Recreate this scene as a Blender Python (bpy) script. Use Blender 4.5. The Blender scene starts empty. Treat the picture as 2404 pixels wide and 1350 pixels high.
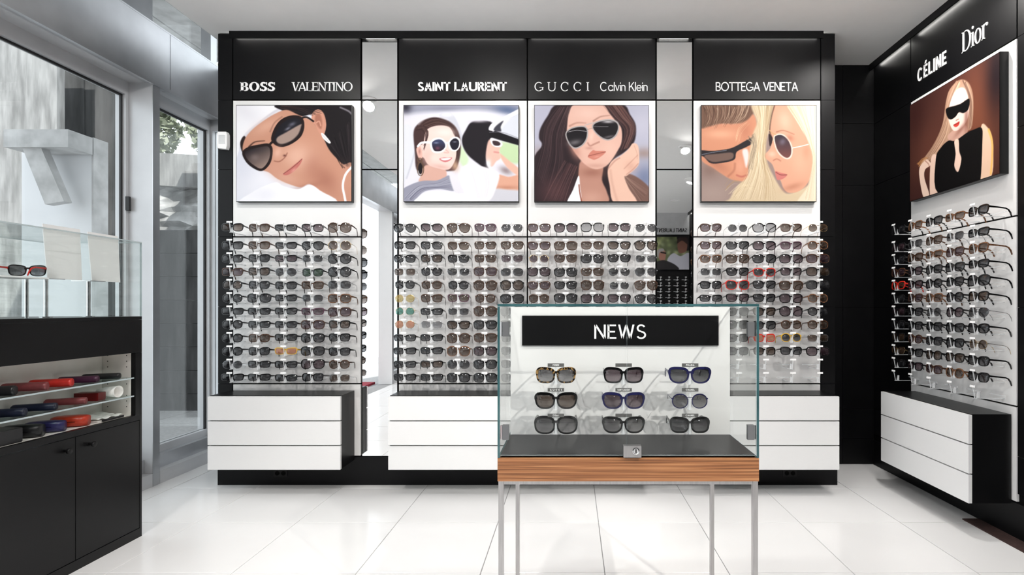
import bpy, math, random
import numpy as np
from mathutils import Vector
random.seed(7); RNG = np.random.default_rng(7)
sc = bpy.context.scene
COL = sc.collection
# ------------------------------------------------------------------ camera, world, sun, exposure
FPX, VX, VY, CH = 1245.0, 1342.0, 722.0, 1.04      # focal length in px, vanishing point, camera height
cam = bpy.data.cameras.new('camera'); co = bpy.data.objects.new('camera', cam); COL.objects.link(co)
co.location = (0, 0, CH); co.rotation_euler = (math.pi/2, 0, 0)
cam.sensor_fit = 'HORIZONTAL'; cam.sensor_width = 36; cam.lens = FPX/2404*36
cam.shift_x = -(VX-1202)/2404; cam.shift_y = (VY-675)/2404
cam.clip_start = .05
sc.camera = co
w = bpy.data.worlds.new('sky'); sc.world = w; w.use_nodes = True
bg = w.node_tree.nodes['Background']; bg.inputs[0].default_value = (.90, .95, 1, 1); bg.inputs[1].default_value = 2.2
sun = bpy.data.lights.new('sun', 'SUN'); sun.energy = 4.5; sun.angle = .01; sun.color = (1, .97, .92)
so = bpy.data.objects.new('sun', sun); COL.objects.link(so)
so.rotation_euler = Vector((-.30, .70, -.65)).to_track_quat('-Z', 'Y').to_euler()
sc.view_settings.view_transform = 'Standard'; sc.view_settings.look = 'None'
sc.view_settings.exposure = 0.0; sc.view_settings.gamma = 1; sc.view_settings.use_curve_mapping = False
sc.cycles.max_bounces = 10; sc.cycles.diffuse_bounces = 6; sc.cycles.glossy_bounces = 4
sc.cycles.transmission_bounces = 6; sc.cycles.transparent_max_bounces = 24
sc.cycles.caustics_reflective = False; sc.cycles.caustics_refractive = False
sc.cycles.use_denoising = True; sc.cycles.sample_clamp_indirect = 8

DOWN_W, WASH_W, SPOT_W, LED_E = 16.5, 6.0, 250.0, 26.0

# ------------------------------------------------------------------ materials
MATS = {}
def lin(c):
    return tuple(((v/255)/12.92 if v/255 <= .04045 else ((v/255+.055)/1.055)**2.4) for v in c)
def mat(name, base=(.8, .8, .8), rough=.5, metal=0, spec=.5, noise=None, emit=None, estr=0, coat=0, stretch=(1, 1, 1), bump=0, alpha=None):
    m = bpy.data.materials.new(name); m.use_nodes = True; nt = m.node_tree; p = nt.nodes['Principled BSDF']
    p.inputs['Base Color'].default_value = (*base, 1); p.inputs['Roughness'].default_value = rough
    p.inputs['Metallic'].default_value = metal; p.inputs['Specular IOR Level'].default_value = spec
    p.inputs['Coat Weight'].default_value = coat
    if emit: p.inputs['Emission Color'].default_value = (*emit, 1); p.inputs['Emission Strength'].default_value = estr
    if noise:
        scale, base2, lo, hi, det = noise
        tc = nt.nodes.new('ShaderNodeTexCoord'); mp = nt.nodes.new('ShaderNodeMapping'); mp.inputs['Scale'].default_value = stretch
        nz = nt.nodes.new('ShaderNodeTexNoise'); nz.inputs['Scale'].default_value = scale; nz.inputs['Detail'].default_value = det
        rp = nt.nodes.new('ShaderNodeValToRGB'); rp.color_ramp.elements[0].position = lo; rp.color_ramp.elements[1].position = hi
        rp.color_ramp.elements[0].color = (*base, 1); rp.color_ramp.elements[1].color = (*base2, 1)
        nt.links.new(tc.outputs['Object'], mp.inputs[0]); nt.links.new(mp.outputs[0], nz.inputs['Vector'])
        nt.links.new(nz.outputs['Fac'], rp.inputs[0]); nt.links.new(rp.outputs[0], p.inputs['Base Color'])
        if bump:
            b = nt.nodes.new('ShaderNodeBump'); b.inputs['Strength'].default_value = bump; b.inputs['Distance'].default_value = .02
            nt.links.new(nz.outputs['Fac'], b.inputs['Height']); nt.links.new(b.outputs[0], p.inputs['Normal'])
    MATS[name] = m; return m
def glass_mat(name, tint, ior=1.45, dirt=0.0, gain=1.0):
    m = bpy.data.materials.new(name); m.use_nodes = True; nt = m.node_tree; nt.nodes.remove(nt.nodes['Principled BSDF'])
    out = nt.nodes['Material Output']; tr = nt.nodes.new('ShaderNodeBsdfTransparent'); tr.inputs[0].default_value = (*tint, 1)
    gl = nt.nodes.new('ShaderNodeBsdfGlossy'); gl.inputs['Roughness'].default_value = .01
    fr = nt.nodes.new('ShaderNodeFresnel'); fr.inputs[0].default_value = ior
    mx = nt.nodes.new('ShaderNodeMixShader'); ml = nt.nodes.new('ShaderNodeMath'); ml.operation = 'MULTIPLY'; ml.inputs[1].default_value = gain
    ge = nt.nodes.new('ShaderNodeNewGeometry'); mi = nt.nodes.new('ShaderNodeMix'); mi.inputs[2].default_value = ior; mi.inputs[3].default_value = 1/ior
    nt.links.new(ge.outputs['Backfacing'], mi.inputs[0]); nt.links.new(mi.outputs[0], fr.inputs[0])    # rays pass straight through, so both faces reflect alike
    nt.links.new(fr.outputs[0], ml.inputs[0]); nt.links.new(ml.outputs[0], mx.inputs[0]); nt.links.new(tr.outputs[0], mx.inputs[1]); nt.links.new(gl.outputs[0], mx.inputs[2])
    last = mx
    if dirt:
        df = nt.nodes.new('ShaderNodeBsdfDiffuse'); df.inputs[0].default_value = (.85, .87, .9, 1)
        m2 = nt.nodes.new('ShaderNodeMixShader'); m2.inputs[0].default_value = dirt
        nt.links.new(mx.outputs[0], m2.inputs[1]); nt.links.new(df.outputs[0], m2.inputs[2]); last = m2
    nt.links.new(last.outputs[0], out.inputs[0]); MATS[name] = m; return m
def lens_mat(name, col, opa_top, opa_bot):
    """gradient tinted lens: body colour, opacity at upper and lower edge"""
    m = bpy.data.materials.new(name); m.use_nodes = True; nt = m.node_tree; p = nt.nodes['Principled BSDF']
    p.inputs['Base Color'].default_value = (*[c*.55 for c in col], 1); p.inputs['Roughness'].default_value = .04; p.inputs['IOR'].default_value = 1.55
    out = nt.nodes['Material Output']; tr = nt.nodes.new('ShaderNodeBsdfTransparent'); tr.inputs[0].default_value = (*[min(1, c*4+.38) for c in col], 1)
    tc = nt.nodes.new('ShaderNodeTexCoord'); sp = nt.nodes.new('ShaderNodeSeparateXYZ'); mr = nt.nodes.new('ShaderNodeMapRange')
    mr.inputs['To Min'].default_value = opa_bot; mr.inputs['To Max'].default_value = opa_top
    mx = nt.nodes.new('ShaderNodeMixShader')
    nt.links.new(tc.outputs['Generated'], sp.inputs[0]); nt.links.new(sp.outputs[2], mr.inputs[0]); nt.links.new(mr.outputs[0], mx.inputs[0])
    nt.links.new(tr.outputs[0], mx.inputs[1]); nt.links.new(p.outputs[0], mx.inputs[2]); nt.links.new(mx.outputs[0], out.inputs[0])
    MATS[name] = m; return m

mat('black', (.0032, .0032, .0038), .4, spec=.2, noise=(9, (.0042, .0042, .0048), .35, .65, 3))
mat('black_satin', (.0042, .0042, .0047), .34, spec=.26, noise=(6, (.0055, .0055, .006), .35, .65, 2))
mat('slot', (.004, .004, .004), .8, spec=.1)
mat('white_lacquer', (.80, .80, .80), .32, spec=.35, noise=(30, (.82, .82, .82), .3, .7, 4), stretch=(1, 1, 40))
mat('white_panel', (.82, .815, .81), .2, spec=.35, noise=(25, (.83, .825, .82), .3, .7, 4), stretch=(.4, 1, 30))
mat('paint_white', (.93, .93, .925), .8, spec=.15, noise=(14, (.945, .945, .94), .3, .7, 3))
mat('paint_grey', (.55, .56, .57), .8, spec=.15, noise=(14, (.6, .6, .61), .3, .7, 3))
mat('tile', (.88, .88, .88), .16, spec=.45, noise=(2.2, (.92, .92, .92), .3, .7, 3))
mat('grout', (.30, .30, .30), .9, noise=(60, (.36, .36, .36), .3, .7, 2))
mat('alu', (.50, .51, .53), .34, .85, noise=(5, (.60, .61, .63), .3, .7, 3), stretch=(1, 1, 1))
mat('alu_paint', (.56, .57, .59), .42, .25, noise=(5, (.62, .63, .65), .3, .7, 3))
mat('alu_dark', (.20, .205, .215), .4, .7, noise=(5, (.25, .255, .265), .3, .7, 3))
mat('gasket', (.01, .01, .011), .5)
mat('steel', (.45, .44, .44), .3, .95, noise=(30, (.54, .53, .53), .3, .7, 4), stretch=(8, 8, .6))
mat('chrome', (.72, .72, .73), .14, 1, noise=(20, (.78, .78, .79), .3, .7, 2))
mat('concrete', (.17, .17, .17), .9, noise=(7, (.34, .34, .34), .33, .67, 12), bump=.35, stretch=(2.6, 2.6, .45))
mat('concrete_dark', (.035, .036, .037), .9, noise=(4, (.13, .13, .132), .25, .75, 10), bump=.3, stretch=(2.5, 2.5, .5))
mat('concrete_light', (.40, .40, .40), .9, noise=(9, (.62, .62, .62), .3, .7, 8), bump=.2)
mat('plaster_rough', (.30, .30, .30), .95, noise=(4, (.75, .75, .75), .35, .65, 12), bump=.9)
mat('pavement', (.36, .36, .365), .9, noise=(40, (.48, .48, .48), .3, .7, 6), bump=.2)
mat('board_white', (.70, .71, .73), .6, noise=(4, (.76, .77, .79), .3, .7, 6))
mat('leaf', (.16, .19, .12), .6, noise=(3, (.42, .45, .36), .35, .65, 3))
mat('bark', (.06, .05, .04), .9, noise=(8, (.12, .10, .08), .3, .7, 5), bump=.4)
mat('brown_strip', (.030, .014, .012), .9, noise=(80, (.055, .026, .022), .3, .7, 3))
mat('red_mat', (.26, .012, .03), .9, noise=(60, (.34, .02, .04), .3, .7, 3))
mat('letter_white', (.93, .93, .93), .4, noise=(30, (.95, .95, .95), .3, .7, 2))
mat('letter_black', (.01, .01, .01), .4)
m = mat('acrylic', (.86, .88, .90), .12, spec=.5, noise=(20, (.90, .92, .93), .3, .7, 2)); nt = m.node_tree
tr = nt.nodes.new('ShaderNodeBsdfTransparent'); mx = nt.nodes.new('ShaderNodeMixShader'); mx.inputs[0].default_value = .45
nt.links.new(tr.outputs[0], mx.inputs[1]); nt.links.new(nt.nodes['Principled BSDF'].outputs[0], mx.inputs[2]); nt.links.new(mx.outputs[0], nt.nodes['Material Output'].inputs[0])
mat('tag_white', (.90, .90, .90), .5, noise=(20, (.93, .93, .93), .3, .7, 2))
mat('tag_grey', (.09, .088, .085), .5, noise=(20, (.11, .108, .105), .3, .7, 2))
mat('led', (1, 1, 1), .5, emit=(1, .97, .92), estr=LED_E)
mat('lamp', (1, 1, 1), .5, emit=(1, .95, .88), estr=2.5)
mat('mirror', (.92, .93, .93), .0, 1)
mat('niche', (.70, .66, .62), .5, noise=(12, (.78, .74, .70), .3, .7, 3))  # pale warm lining of the counter niche
mat('glass_edge', (.025, .075, .085), .12, spec=.6, noise=(12, (.05, .13, .14), .3, .7, 2))
mat('glass_edge_pale', (.42, .50, .52), .12, spec=.6, noise=(12, (.5, .58, .6), .3, .7, 2))
mat('frost', (.85, .85, .85), .55)
glass_mat('glass', (.975, .99, .985), 1.35, gain=.85)
glass_mat('glass_case', (.985, .993, .99), 1.38, gain=.75)
glass_mat('glass_shelf', (.88, .95, .94), 1.45)
# walnut / zebrano wood with fine horizontal grain
m = mat('wood', (.2, .1, .05), .38, spec=.4); nt = m.node_tree; p = nt.nodes['Principled BSDF']
tc = nt.nodes.new('ShaderNodeTexCoord'); mp = nt.nodes.new('ShaderNodeMapping'); mp.inputs['Scale'].default_value = (1.1, 1.1, 120)
nz = nt.nodes.new('ShaderNodeTexNoise'); nz.inputs['Scale'].default_value = 2.6; nz.inputs['Detail'].default_value = 7; nz.inputs['Distortion'].default_value = .5
rp = nt.nodes.new('ShaderNodeValToRGB'); e = rp.color_ramp.elements
e[0].position = .33; e[0].color = (*lin((104, 66, 42)), 1); e[1].position = .66; e[1].color = (*lin((184, 132, 90)), 1)
k = e.new(.5); k.color = (*lin((152, 100, 64)), 1)
nt.links.new(tc.outputs['Object'], mp.inputs[0]); nt.links.new(mp.outputs[0], nz.inputs['Vector']); nt.links.new(nz.outputs['Fac'], rp.inputs[0]); nt.links.new(rp.outputs[0], p.inputs['Base Color'])
# printed poster: colour stored per point
m = mat('print', (.5, .5, .5), .6, spec=.12); nt = m.node_tree; at = nt.nodes.new('ShaderNodeVertexColor'); at.layer_name = 'ink'
nt.links.new(at.outputs[0], nt.nodes['Principled BSDF'].inputs['Base Color'])

# ------------------------------------------------------------------ mesh helpers
class MB:
    def __init__(s): s.v = []; s.f = []; s.mi = []
    def quad(s, *p, m=0):
        n = len(s.v); s.v += [tuple(q) for q in p]; s.f.append(tuple(range(n, n+len(p)))); s.mi.append(m)
    def box(s, x0, x1, y0, y1, z0, z1, m=0, side=None):
        x0, x1 = sorted((x0, x1)); y0, y1 = sorted((y0, y1)); z0, z1 = sorted((z0, z1))
        n = len(s.v)
        s.v += [(x0, y0, z0), (x1, y0, z0), (x1, y1, z0), (x0, y1, z0), (x0, y0, z1), (x1, y0, z1), (x1, y1, z1), (x0, y1, z1)]
        s.f += [tuple(n+i for i in q) for q in ((0, 3, 2, 1), (4, 5, 6, 7), (0, 1, 5, 4), (1, 2, 6, 5), (2, 3, 7, 6), (3, 0, 4, 7))]
        if side is None: s.mi += [m]*6
        else:
            d = (x1-x0, y1-y0, z1-z0); t = d.index(min(d)); ax = (2, 2, 1, 0, 1, 0)
            s.mi += [m if a == t else side for a in ax]
        return s
    def prism(s, pts, depth, m=0):      # pts: list of 3d points (planar loop), depth: vector
        n = len(s.v); k = len(pts); d = Vector(depth)
        s.v += [tuple(q) for q in pts] + [tuple(Vector(q)+d) for q in pts]
        s.f.append(tuple(range(n, n+k))); s.f.append(tuple(range(n+2*k-1, n+k-1, -1))); s.mi += [m, m]
        for i in range(k):
            j = (i+1) % k; s.f.append((n+i, n+k+i, n+k+j, n+j)); s.mi.append(m)
        return s
    def tube(s, path, prof, cap=True, m=0):   # sweep profile offsets (list of (u,v)) using frames; path: list of (pos,U,V)
        n = len(s.v); k = len(prof)
        for pos, U, V, sc_ in path:
            for u, v in prof: s.v.append(tuple(Vector(pos)+Vector(U)*u*sc_+Vector(V)*v*sc_))
        for i in range(len(path)-1):
            for j in range(k):
                a = n+i*k+j; b = n+i*k+(j+1) % k
                s.f.append((a, b, b+k, a+k)); s.mi.append(m)
        if cap:
            s.f.append(tuple(n+j for j in range(k-1, -1, -1))); s.f.append(tuple(n+(len(path)-1)*k+j for j in range(k))); s.mi += [m, m]
        return s
    def cyl(s, p0, p1, r0, r1=None, n=16, m=0):
        p0 = Vector(p0); p1 = Vector(p1); d = (p1-p0).normalized(); U = d.orthogonal().normalized(); V = d.cross(U); r1 = r0 if r1 is None else r1
        prof = [(math.cos(2*math.pi*i/n), math.sin(2*math.pi*i/n)) for i in range(n)]
        return s.tube([(p0, U, V, r0), (p1, U, V, r1)], prof, m=m)
    def lathe(s, c, axis, prof, n=20, m=0):    # prof: list of (dist along axis, radius)
        d = Vector(axis).normalized(); U = d.orthogonal().normalized(); V = d.cross(U); c = Vector(c)
        pr = [(math.cos(2*math.pi*i/n), math.sin(2*math.pi*i/n)) for i in range(n)]
        return s.tube([(c+d*a, U, V, r) for a, r in prof], pr, m=m)
    def mesh(s, name, mats, smooth=False):
        me = bpy.data.meshes.new(name); me.from_pydata(s.v, [], s.f)
        for q in (mats if isinstance(mats, (list, tuple)) else [mats]): me.materials.append(MATS[q])
        if any(s.mi): me.polygons.foreach_set('material_index', s.mi)
        if smooth: me.polygons.foreach_set('use_smooth', [True]*len(s.f))
        me.update(); return me
    def build(s, name, mats, parent=None, smooth=False):
        return link(name, s.mesh(name, mats, smooth), parent)
def link(name, data, parent=None, loc=None):
    o = bpy.data.objects.new(name, data); COL.objects.link(o)
    if parent: o.parent = parent
    if loc: o.location = loc
    return o
def tag(o, label, cat=None, group=None, kind=None):
    o['label'] = label
    if cat: o['category'] = cat
    if group: o['group'] = group
    if kind: o['kind'] = kind
    return o
def empty(name, label, cat, loc=(0, 0, 0), rz=0, group=None, kind=None):
    o = bpy.data.objects.new(name, None); COL.objects.link(o); o.location = loc; o.rotation_euler = (0, 0, rz); o.empty_display_size = .05
    return tag(o, label, cat, group, kind)
def bx(name, mats, parent, *b, side=None):
    return MB().box(*b, side=side).build(name, mats, parent)
def Xp(px, Z): return (px-VX)*Z/FPX
def Zp(py, Z): return CH+(VY-py)*Z/FPX

# ------------------------------------------------------------------ lettering
def glyph(ch, t, s, sf):
    Q = []; sl = .085; sh = s*.75
    def R(x0, y0, x1, y1): Q.append([(x0, y0), (x1, y0), (x1, y1), (x0, y1)])
    def D(x0, y0, x1, y1, wd): Q.append([(x0-wd/2, y0), (x0+wd/2, y0), (x1+wd/2, y1), (x1-wd/2, y1)])
    def A(cx, cy, rx, ry, a0, a1, wx, wy, n=18, w2=None):
        for i in range(n):
            pts = []
            for a, inner in ((a0+(a1-a0)*i/n, 0), (a0+(a1-a0)*(i+1)/n, 0), (a0+(a1-a0)*(i+1)/n, 1), (a0+(a1-a0)*i/n, 1)):
                c, q = math.cos(math.radians(a)), math.sin(math.radians(a))
                pts.append((cx+(rx-(wx if inner else 0))*c, cy+(ry-(wy if inner else 0))*q))
            Q.append(pts)
    def ser(x, y, wd): 
        if sf: R(x-wd/2-sl, y if y < .5 else y-sh, x+wd/2+sl, y+sh if y < .5 else y)
    def ST(x, wd=None, y0=0, y1=1, ends='tb'):
        wd = t if wd is None else wd; R(x-wd/2, y0, x+wd/2, y1)
        if sf:
            if 'b' in ends: R(x-wd/2-sl, y0, x+wd/2+sl, y0+sh)
            if 't' in ends: R(x-wd/2-sl, y1-sh, x+wd/2+sl, y1)
    o = t/2+(sl if sf else 0)
    if ch == ' ': return Q, .28
    if ch in 'IÍ': ST(o); return Q, 2*o
    if ch == 'L': ST(o); R(o, 0, o+.48, s); sf and R(o+.48-s*.8, 0, o+.48, .26); return Q, o+.48
    if ch in 'EÉF':
        ST(o); R(o, 1-s, o+.46, 1); R(o, .5-s/2, o+.40, .5+s/2)
        if ch != 'F': R(o, 0, o+.48, s)
        if sf: R(o+.46-s*.8, .76, o+.46, 1); R(o+.48-s*.8, 0, o+.48, .26); R(o+.40-s*.8, .38, o+.40, .62)
        if ch == 'É': D(o+.14, 1.08, o+.28, 1.30, t*.9)
        return Q, o+.48
    if ch == 'T':
        wd = .66; ST(wd/2, ends='b'); R(0, 1-s, wd, 1)
        if sf: R(0, .76, s*.8, 1); R(wd-s*.8, .76, wd, 1)
        return Q, wd
    if ch == 'H': ST(o); ST(o+.56); R(o, .5-s/2, o+.56, .5+s/2); return Q, 2*o+.56
    if ch == 'N':
        ww = .58; tn = s if sf else t
        ST(o, tn, ends='b' if sf else ''); ST(o+ww, tn, ends='t' if sf else ''); D(o+ww-tn*.1, 0, o+tn*.1, 1, t*1.18)
        if sf: R(o-sl*1.6, 1-sh, o+t*.6, 1)
        return Q, 2*o+ww
    if ch == 'V':
        ww = .72; tn = s*1.15 if sf else t*1.08; D(ww/2+.02, 0, t*.55+(sl if sf else 0), 1, t*1.1); D(ww/2+.02, 0, ww-tn*.5, 1, tn); ser(t*.55+(sl if sf else 0), 1, t); ser(ww-tn*.5, 1, tn); return Q, ww
    if ch == 'A':
        ww = .74; tn = s*1.15 if sf else t*1.08; D(ww-t*.55, 0, ww/2-.01, 1, t*1.1); D(tn*.55, 0, ww/2-.01, 1, tn); R(ww*.22, .28, ww*.78, .28+s); ser(ww-t*.55, 0, t); ser(tn*.55, 0, tn); return Q, ww
    if ch == 'W':
        D(.26, 0, t*.5, 1, t); D(.26, 0, .5, 1, t); D(.74, 0, .5, 1, t); D(.74, 0, 1-t*.5, 1, t); return Q, 1.0
    if ch == 'K': ST(o); D(o+.05, .40, o+.50, 1, t*1.1); D(o+.56, 0, o+.22, .58, t*1.2); return Q, o+.60
    if ch in 'OQ':
        rx = .43 if sf else .45; A(rx, .5, rx, .52, 0, 360, t*1.05, s, 32); return Q, 2*rx
    if ch in 'CG':
        rx = .42; A(rx, .5, rx, .52, 45, 315, t*1.0, s, 28)
        if ch == 'G':
            R(rx*1.05, .36, 2*rx, .36+s) if not sf else R(rx*1.15, .40, 2*rx+.04, .40+sh)
            R(2*rx-t*1.0, .12, 2*rx, .42)
        elif sf: R(rx+.42*.70-s*.5, .70, rx+.42*.70+s*.5, .95)
        return Q, 2*rx
    if ch == 'U':
        ww = .62; tn = s*1.1 if sf else t; R(o-t/2, .3, o+t/2, 1); R(o+ww-tn/2, .3, o+ww+tn/2, 1)
        cx = (o-t/2+o+ww+tn/2)/2; rx = (ww+t/2+tn/2)/2; A(cx, .32, rx, .34, 180, 360, (t+tn)/2, s*1.1, 20)
        ser(o, 1, t); ser(o+ww, 1, tn); return Q, 2*o+ww
    if ch in 'BPR':
        ST(o, ends='tb'); R(o, 1-s, o+.24, 1); R(o, .48, o+.26, .48+s); A(o+.24, .74, .24, .26, -90, 90, t, s, 14)
        if ch == 'B': R(o, 0, o+.26, s); A(o+.26, .264, .27, .264, -90, 90, t, s, 14); return Q, o+.53
        if ch == 'R': D(o+.46, 0, o+.24, .5, t*1.15); return Q, o+.54
        return Q, o+.48
    if ch == 'D':
        ST(o); R(o, 1-s, o+.22, 1); R(o, 0, o+.22, s); A(o+.22, .5, .46, .5, -90, 90, t, s, 24); return Q, o+.68
    if ch == 'S':
        wx, r1, r2 = t*(.9 if not sf else 1.0), .265, .285
        A(.30, .745, .27, r1+.01, 25, 270, wx, (s+t)/2.1); A(.30, .265, .30, r2, -155, 90, wx, (s+t)/2.1)
        if sf: R(.56-s*.5, .70, .56+s*.3, .98); R(0, .03, s*.9, .30)
        return Q, .60
    xh = .68
    if ch == 'i':
        ST(o, y1=xh, ends='b'); 
        if sf: R(o-t/2-sl, xh-sh, o, xh)
        A(o, .90, t*.62, t*.62, 0, 360, t*.62, t*.62, 12); return Q, 2*o
    if ch == 'l': ST(o); return Q, 2*o
    if ch == 'v': D(.25, 0, t*.5, xh, t); D(.25, 0, .5-t*.5, xh, t); return Q, .5
    if ch == 'n': ST(t/2, y1=xh); A(.235, xh-.23, .235, .235, 0, 180, t, s); R(.47-t, 0, .47, xh-.23); return Q, .47
    if ch == 'a': A(.30, xh/2, .30, xh/2+.01, 0, 360, t, s, 24); R(.60-t, 0, .60, xh); return Q, .60
    if ch == 'o': A(.29, xh/2, .29, xh/2+.02, 0, 360, t, s, 24); return Q, .58
    if ch == 'e': A(.30, xh/2, .30, xh/2+.01, 0, 320, t, s, 24); R(t*.6, xh/2-s/2, .60-t*.3, xh/2+s/2); return Q, .60
    if ch == 'r': ST(o, y1=xh, ends='b'); R(o-t/2-sl, xh-sh, o, xh); A(o+.22, xh-.18, .22, .20, 60, 170, t*.5, s, 10); A(o+.31, xh-.06, .075, .075, 0, 360, .075, .075, 10); return Q, o+.38
    return Q, .4
def lettering(parent, word, x0, x1, z0, z1, y, t, s=None, serif=False, gap=.12, mat_='letter_white', depth=.004):
    """flat cut letters, one object each, standing proud of the panel at depth y, facing -y, fitted to the box x0..x1, z0..z1"""
    s = t if s is None else s; x = 0; Q = []
    for ch in word:
        q, adv = glyph(ch, t, s, serif)
        if q: Q.append([[(a+x, b) for a, b in r] for r in q])
        x += adv+gap
    k = (x1-x0)/(x-gap); h = z1-z0
    for q in Q:
        b = MB()
        for r in q:
            pts = [(x0+a*k, y, z0+c*h) for a, c in r]
            area = sum(pts[i][0]*pts[(i+1) % 4][2]-pts[(i+1) % 4][0]*pts[i][2] for i in range(4))
            b.prism(pts if area < 0 else pts[::-1], (0, -depth, 0))
        b.build('letter', mat_, parent)

# ------------------------------------------------------------------ room constants
YB = 3.11; CEIL = 2.65; XR = 2.007; YR = 3.52; YF = -2.8
T = .4867; TX0, TY0 = .130, 3.054
S400 = YB/FPX
def wx(px): return (px-VX)*S400
def wz(py): return CH+(VY-py)*S400

# ------------------------------------------------------------------ floor, ceiling, walls
fl = bx('floor', 'grout', None, -2.6, 2.02, YF-.02, 3.70, -.05, -.004); tag(fl, 'white polished square tile floor of the shop', 'floor', kind='structure')
tm = MB(); g = .0016; q = T/2-g; c = .0012
n0 = len(tm.v)
tm.v += [(-q, -q, -.006), (q, -q, -.006), (q, q, -.006), (-q, q, -.006), (-q, -q, -c), (q, -q, -c), (q, q, -c), (-q, q, -c), (-q+c, -q+c, 0), (q-c, -q+c, 0), (q-c, q-c, 0), (-q+c, q-c, 0)]
tm.f += [(8, 9, 10, 11)]+[(i, (i+1) % 4, 4+(i+1) % 4, 4+i) for i in range(4)]+[(4+i, 4+(i+1) % 4, 8+(i+1) % 4, 8+i) for i in range(4)]; tm.mi += [0]*9
tmesh = tm.mesh('tile', 'tile')
for i in range(-6, 5):
    for j in range(-12, 3):
        cx, cy = TX0+(i+.5)*T, TY0+(j-.5)*T
        x0, x1, y0, y1 = max(cx-q, -2.43), min(cx+q, 2.0), max(cy-q, YF), min(cy+q, 3.66)
        if x1-x0 < .02 or y1-y0 < .02: continue
        if x1-x0 > 2*q-.001 and y1-y0 > 2*q-.001: link('tile', tmesh, fl, (cx, cy, 0))
        else: bx('tile', 'tile', fl, x0, x1, y0, y1, -.006, 0)
ce = MB().box(-2.13, XR+.012, YF, 3.60, CEIL, CEIL+.06).build('ceiling', 'paint_white'); tag(ce, 'smooth white suspended ceiling over the shop', 'ceiling', kind='structure')
ou = bx('ceiling_upper', 'paint_white', None, -2.50, 2.3, YF-.2, 3.90, 3.12, 3.40); tag(ou, 'plain slab above the suspended ceiling', 'ceiling', kind='structure')

wb = bx('wall_back', 'slot', None, -2.075, 1.545, YB+.014, 3.66, 0, CEIL); tag(wb, 'black back wall carrying the display bays', 'wall', kind='structure')
# black end strips of the back wall, split by joints
def strip(name, x0, x1, label):
    z = [wz(1130), wz(901), wz(720), wz(556), wz(398), wz(235), CEIL-.004]
    r = empty(name, label, 'trim', ((x0+x1)/2, YB, 0), kind='structure')
    for a, b in zip(z[:-1], z[1:]): bx('panel', 'black', r, x0-(x0+x1)/2, x1-(x0+x1)/2, 0, .013, a+.0012, b-.0012)
strip('trim_1', wx(512), wx(545), 'black panel strip at the left end of the back wall')
strip('trim_2', wx(1928), wx(1960), 'black panel strip at the right end of the back wall')
# pelmet with LED strips over the bays
pe = empty('trim_3', 'black pelmet under the ceiling along the back wall', 'trim', (0, 3.085, 2.608), kind='structure')
for a, b in ((545, 847), (849, 933), (935, 1237), (1239, 1539), (1541, 1626), (1628, 1928)):
    bx('fascia', 'black', pe, wx(a)-.0024, wx(b)+.0024, 0, .008, 0, CEIL-2.608)
    bx('led_strip', 'led', pe, wx(a)+.02, wx(b)-.02, .010, .018, .016, .024)
bb = empty('baseboard_back', 'black plinth along the foot of the back wall', 'plinth', ((wx(512)+wx(1965))/2, 3.106, 0), kind='structure')
cxb = (wx(512)+wx(1965))/2
bx('plinth', 'black', bb, wx(512)-cxb, wx(1965)-cxb, 0, .017, .0, wz(1072))
for px in (660, 1853):
    s = empty('wall_socket', 'black double socket in the plinth under the %s drawer unit' % ('leftmost' if px == 660 else 'rightmost'), 'socket', (wx(px), 3.1055, wz(1110)), group='plinth sockets')
    bx('cover_plate', 'black_satin', s, -.04, .04, -.004, 0, -.02, .02)
    for dx in (-.018, .018): MB().lathe((dx, -.004, 0), (0, -1, 0), [(0, .013), (.002, .013), (.0021, .009), (.0005, .009)], 14).build('outlet', 'slot', s)

# display bays ------------------------------------------------------------
def bay(label, x0, x1, loc, rz, lettersets, low=None):
    """local: x right, wall face y=0, z absolute"""
    r = empty('display_bay', label, 'display panel', loc, rz); g = .008; h = .013
    xa, xb = x0+g/2, x1-g/2
    hp = bx('header_panel', 'black', r, xa, xb, 0, h, wz(235)+g/2, CEIL-.004)
    for (wd, a, b, za, zb, t, s, sf, gp) in lettersets: lettering(hp, wd, a, b, za, zb, 0, t, s, sf, gp)
    for za, zb in ((wz(556), wz(235)), (wz(901), wz(556)), (low if low else wz(1072)+.002, wz(901))):
        bx('white_board', 'white_panel', r, xa, xb, 0, h, za+g/2, zb-g/2)
    return r
z0, z1 = wz(214), wz(193.5)
bays = [(546, 848), (935, 1238), (1238, 1540), (1627, 1927)]
bctr = [(wx(a)+wx(b))/2 for a, b in bays]
LT = [[('BOSS', 564, 646, .21, .075, True, .06), ('VALENTINO', 685, 828, .115, .05, True, -.05)],
      [('SAINT LAURENT', 981, 1190, .2, .165, False, .05)],
      [('GUCCI', 1255, 1383, .10, .055, True, .42), ('Calvin Klein', 1409, 1520, .085, .085, False, .06)],
      [('BOTTEGA VENETA', 1680, 1873, .10, .10, False, .035)]]
BL = ['bay with large sunglasses poster of woman in white hat', 'bay with poster of two women in a white convertible',
      'bay with poster of long-haired woman resting her chin', 'bay with poster of blonde woman beside a man']
for i, (a, b) in enumerate(bays):
    c = bctr[i]
    bay(BL[i], wx(a)-c, wx(b)-c, (c, YB, 0), 0, [(wd, wx(p)-c, wx(q_)-c, z0, z1, t, s, sf, gp) for wd, p, q_, t, s, sf, gp in LT[i]])
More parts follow.
